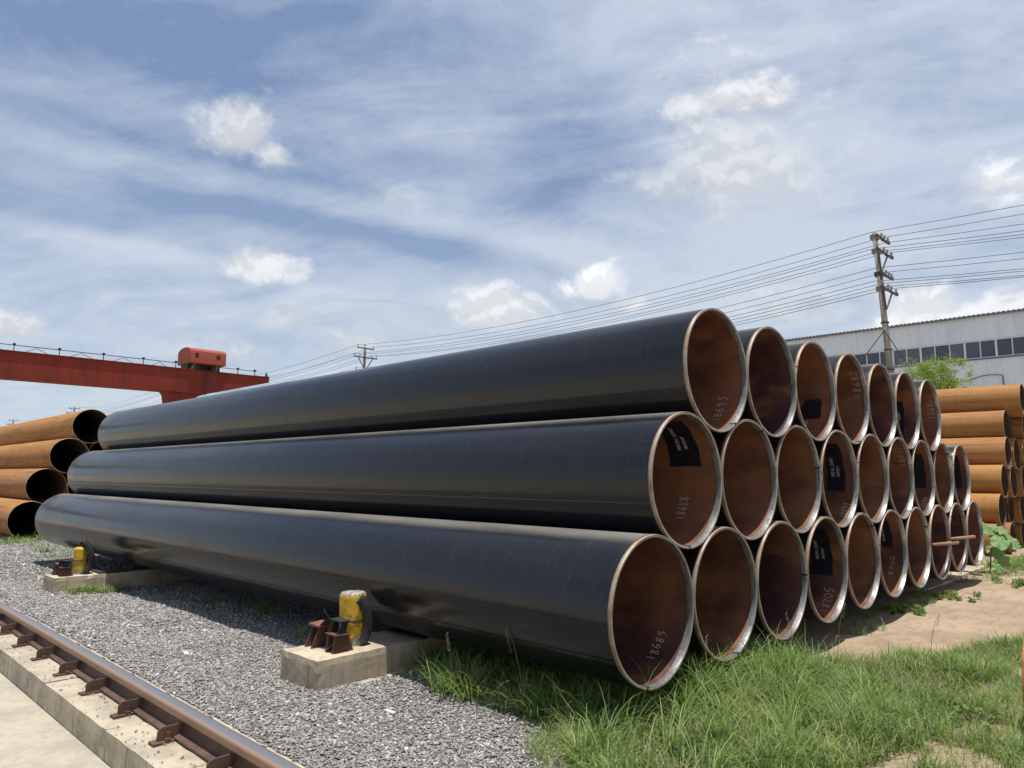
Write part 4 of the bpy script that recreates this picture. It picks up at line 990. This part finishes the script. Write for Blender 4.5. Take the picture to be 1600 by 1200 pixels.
xy = scatter(500, [(2.8, .25), (6.5, .35), (6.5, .0), (3.4, -.05)], .05); a5 = blades(xy, rng.uniform(.05, .16, len(xy)), rng.uniform(.004, .007, len(xy)), None, '')
xy = scatter(90, [(-.9, 7.9), (-.3, 7.9), (-.2, 8.18), (-.85, 8.18)], .05); a6 = blades(xy, rng.uniform(.08, .2, len(xy)), rng.uniform(.006, .010, len(xy)), None, '')
xy = scatter(330, [(-.95, 7.75), (-.2, 7.75), (-.2, 8.18), (-.9, 8.18)], .07); a6b = blades(xy, rng.uniform(.05, .15, len(xy)), rng.uniform(.006, .010, len(xy)), None, '')
xy = scatter(1100, [(-.1, 12.6), (2.2, 12.4), (2.2, 16.5), (.3, 16.8), (.0, 14.2)], .10); a7 = blades(xy, rng.uniform(.05, .20, len(xy)), rng.uniform(.010, .016, len(xy)), None, '')
xy = scatter(260, [(-.9, 15.8), (.6, 15.8), (1.6, 17.4), (-.6, 17.4)], .10); a8 = blades(xy, rng.uniform(.10, .30, len(xy)), rng.uniform(.010, .016, len(xy)), None, '')
xy = scatter(260, [(-.35, 2.6), (.5, 2.6), (.5, 8.0), (-.2, 8.0), (-.3, 3.5)], .05); a9 = blades(xy, rng.uniform(.08, .22, len(xy)), rng.uniform(.005, .009, len(xy)), None, '')
grass_obj([a1, a2, a3, a4, a5, a6, a6b, a7, a8, a9], M_grass, 'short sparse grass tufts on the dirt, by the blocks and below the far stacks', 'sparse_grass')
xy = scatter(4200, dense, .05); d1 = blades(xy, rng.uniform(.08, .26, len(xy)), rng.uniform(.003, .005, len(xy)), None, '')
xy = scatter(5200, low, .04); d2 = blades(xy, rng.uniform(.03, .12, len(xy)), rng.uniform(.002, .004, len(xy)), None, '', droop=1.5)
xy = scatter(3000, farr, .07); d3 = blades(xy, rng.uniform(.03, .10, len(xy)), rng.uniform(.004, .007, len(xy)), None, '', droop=1.6)
xy = scatter(700, edge, .05); d4 = blades(xy, rng.uniform(.03, .10, len(xy)), rng.uniform(.002, .004, len(xy)), None, '', droop=1.6)
xy = scatter(160, [(-.9, 7.8), (-.3, 7.8), (-.2, 8.18), (-.85, 8.18)], .05); d5 = blades(xy, rng.uniform(.05, .15, len(xy)), rng.uniform(.005, .008, len(xy)), None, '', droop=1.5)
grass_obj([d1, d2, d3, d4, d5], M_dry, 'dry straw-coloured grass mixed into the green grass and over the dirt', 'dry_grass')

# taller seed stalks standing up against the pipe ends
def stalk(x, y, h, lx, ly, label):
    z = float(terrain(x, y)); mb = MB(); pts = [(0, 0, 0), (lx*.25, ly*.25, h*.5), (lx*.6, ly*.6, h*.85), (lx, ly, h)]
    mb.tube(pts, [.0028, .0022, .0016, .001], 5)
    for k in range(14):
        t = .72+.28*k/14; c = Vector((lx*t, ly*t, h*t)); a = k*2.4; mb.tube([c, c+Vector((.012*math.cos(a), .012*math.sin(a), .012))], .0016, 4)
    V = []; 
    for sgn in (1, -1):
        a = rnd.uniform(0, 6); L = h*.5
        q = [Vector((lx*.2, ly*.2, h*.35)) + Vector((math.cos(a)*L*t, math.sin(a)*L*t, L*.7*t-L*.8*t*t)) for t in np.linspace(0, 1, 6)]
        w = Vector((-math.sin(a), math.cos(a), 0))
        mb.add([p+w*.004*(1-i/5.2)*s for i, p in enumerate(q) for s in (1, -1)], [(2*i, 2*i+1, 2*i+3, 2*i+2) for i in range(5)])
    o = mb.build('grass_stalk', M_dry, loc=(x, y, z)); tag(o, label, 'grass stalk', 'seed stalks by the pipe ends')
for s in [(.55, .0, .42, .06, .02, 'seeding grass stalk below the gap between the first two bottom pipes'), (1.62, -.12, .46, -.03, .05, 'pale grass stalk rising in front of the third bottom pipe end'),
          (2.45, -.1, .40, .05, -.06, 'bent pale grass stalk below the fourth bottom pipe end'), (-.30, .75, .50, -.12, .05, 'thin grass stalk leaning out from under the first bottom pipe'),
          (-.42, 1.28, .42, -.1, -.05, 'leaning seed stalk beside the gravel next to the near block'), (3.0, -.62, .36, .03, -.08, 'dark seed stalk standing at the edge of the bare dirt')]: stalk(*s)

# broad-leaved weed by the last pipe
pl = empty('broadleaf_weed', (8.95, .10, float(terrain(8.95, .1))), 'broad-leaved green weed in front of the right-hand rusty stack', 'plant')
st = MB(); leaves = []
stem_top = [(0, 0, 0), (.03, -.02, .25), (.09, -.05, .45), (.14, -.06, .62)]
st.tube(stem_top, [.011, .009, .007, .004], 7)
LV = [(.02, -.02, .16, .28, -.12, .20, .13), (.03, -.02, .22, -.20, .12, .24, .11), (.06, -.03, .34, -.18, .20, .34, .12), (.08, -.04, .42, .05, -.14, .48, .16), (.10, -.05, .46, .42, -.22, .44, .15),
      (.12, -.05, .52, .30, -.12, .56, .17), (.14, -.06, .60, .08, .02, .66, .16), (.14, -.06, .60, .24, -.1, .64, .15), (.05, -.02, .30, .34, -.02, .30, .14), (.01, .0, .08, -.10, -.12, .12, .10), (.02, .0, .12, -.30, .05, .30, .08)]
for (ax, ay, az_, bx, by_, bz, s) in LV:
    st.tube([(ax, ay, az_), ((ax+bx)/2, (ay+by_)/2, (az_+bz)/2+.03), (bx, by_, bz)], [.004, .003, .0025], 5)
st.build('stem', M_bark, pl, smooth=True)
for i, (ax, ay, az_, bx, by_, bz, s) in enumerate(LV):
    out = []; N = 22
    for k in range(N):
        a = 2*math.pi*k/N; r = s*(.78+.22*abs(math.cos(a*2.5)))*(1.1 if abs(a-math.pi) < .3 else 1)*(0.55 if k == 0 else 1)
        out.append((-r*math.cos(a), r*math.sin(a)*.9))
    V = [(0, 0, 0)]; 
    for f_ in (.5, 1.): V += [(x_*f_, y_*f_, -.12*(x_*x_+y_*y_)*f_*4/s*.25+.015*math.sin(k*1.7)*f_) for k, (x_, y_) in enumerate(out)]
    F = [(0, 1+k, 1+(k+1) % N) for k in range(N)]+[(1+k, 1+N+k, 1+N+(k+1) % N, 1+(k+1) % N) for k in range(N)]
    me = mesh_from('leaf', V, F, M_broad, True); nn = Vector((-.55+rnd.uniform(-.35, .35), -.55+rnd.uniform(-.35, .35), .75)).normalized(); rq = nn.to_track_quat('Z', 'Y') @ Matrix.Rotation(rnd.uniform(0, 6), 3, 'Z').to_quaternion()
    obj('leaf', me, pl, (bx, by_, bz), tuple(rq.to_euler()))

def leaf_cloud(n, centers, size, name, m, parent):
    C = np.array([c[:3] for c in centers]); Rr = np.array([c[3] for c in centers]); i = rng.integers(0, len(C), n)
    d = rng.normal(0, 1, (n, 3)); d /= np.linalg.norm(d, axis=1)[:, None]; r = Rr[i]*rng.random(n)**.42
    P = C[i]+d*r[:, None]*np.array([1, 1, .85])
    a = rng.normal(0, 1, (n, 3)); a /= np.linalg.norm(a, axis=1)[:, None]; b = np.cross(a, rng.normal(0, 1, (n, 3))); b /= np.linalg.norm(b, axis=1)[:, None]
    s = rng.uniform(.6, 1.3, n)[:, None]*size; V = np.stack([P-a*s, P+b*s*.42, P+a*s, P-b*s*.42], 1).reshape(-1, 3)
    return obj(name, np_mesh(name, V, np.arange(4*n), np.arange(n)*4, m), parent)
def weed(x, y, r, n, label):
    e = empty('low_weed', (x, y, float(terrain(x, y))), label, 'weed')
    cc = [(rnd.uniform(-r, r), rnd.uniform(-r, r), rnd.uniform(.01, .05), rnd.uniform(.03, .07)) for _ in range(12)]
    leaf_cloud(n, cc, .020, 'leaves', M_grass, e)
    st_ = MB()
    for c in cc: st_.tube([(0, 0, 0), (c[0]*.5, c[1]*.5, c[2]+.02), (c[0], c[1], c[2]+.01)], .0025, 4)
    st_.build('stems', M_bark, e)
for w_ in [(4.75, .06, .16, 500, 'low leafy weed in the shade edge below the sixth bottom pipe'), (6.1, -.10, .22, 700, 'spreading low weed on the dirt near the wooden sticks'),
           (8.0, -.30, .28, 800, 'wide low weed patch on the sunny dirt left of the broad-leaved plant'), (1.35, -1.25, .12, 400, 'small leafy weed at the near side of the grass by the bare soil'), (-.75, 7.98, .12, 300, 'small weed growing against the farther concrete block')]: weed(*w_)
def tree(loc, label, cl, n, size, trunk_h, tr_r=.09):
    e = empty('leafy_tree', loc, label, 'tree'); mb = MB(); mb.tube([(0, 0, -.1), (.05, .03, trunk_h*.5), (.0, .08, trunk_h)], [tr_r, tr_r*.8, tr_r*.55], 9)
    for c in cl[::max(1, len(cl)//14)]: mb.tube([(0, .06, trunk_h*.8), ((c[0])*.6, c[1]*.6, (trunk_h*.8+c[2])/2+.1), (c[0], c[1], c[2]+c[3]*.5)], [tr_r*.5, tr_r*.3, tr_r*.1], 6)
    mb.build('trunk', M_bark, e, smooth=True); leaf_cloud(n, cl, size, 'crown', M_tree, e); return e
cl = []
RX = Vector((.70, -.72, 0))
for k in range(150):
    u = rnd.uniform(-1, 1); side_ = -1 if u < 0 else 1
    topz = (5.42 if u < 0 else 5.60) - .55*abs(abs(u)-.5)**1.3*2
    z = rnd.uniform(3.4, topz); w = Vector((rnd.uniform(-.35, .35), rnd.uniform(-.35, .35), 0))
    c0 = RX*u*.86 + w; cl.append((c0.x, c0.y, z, rnd.uniform(.14, .38)))
tree((24.4, 4.35, 0), 'small light green tree between the power pole and the right-hand rusty stack', cl, 24000, .030, 3.6)
# far scraggy growth just showing over the left stack
cl2 = [(rnd.uniform(-.5, .5), rnd.uniform(-.4, .4), rnd.uniform(5.0, 6.5), rnd.uniform(.12, .25)) for k in range(9)]
tree((18.75, 74.7, .55), 'dark scraggy distant treetop barely showing beside the top left rusty pipe', cl2, 420, .10, 4.6)

# small pale litter on the gravel
for i, (x, y) in enumerate([(-1.05, 5.2), (-.55, 4.9), (-1.2, 3.6), (-.9, 1.3)]):
    z = float(terrain(x, y))+.014
    o = MB().prism([(-.035, -.015), (.03, -.02), (.038, .014), (-.03, .02)], 'z', 0, .006).build('paper_scrap', M_frame, loc=(x, y, z), rot=(.1, -.15, rnd.uniform(0, 3)))
    tag(o, ['white scrap on the gravel in front of the farther block', 'white scrap on the gravel near the edge of the pipe shadow', 'small white scrap in the middle of the gravel', 'small white scrap on the gravel near the closest block'][i], 'litter')
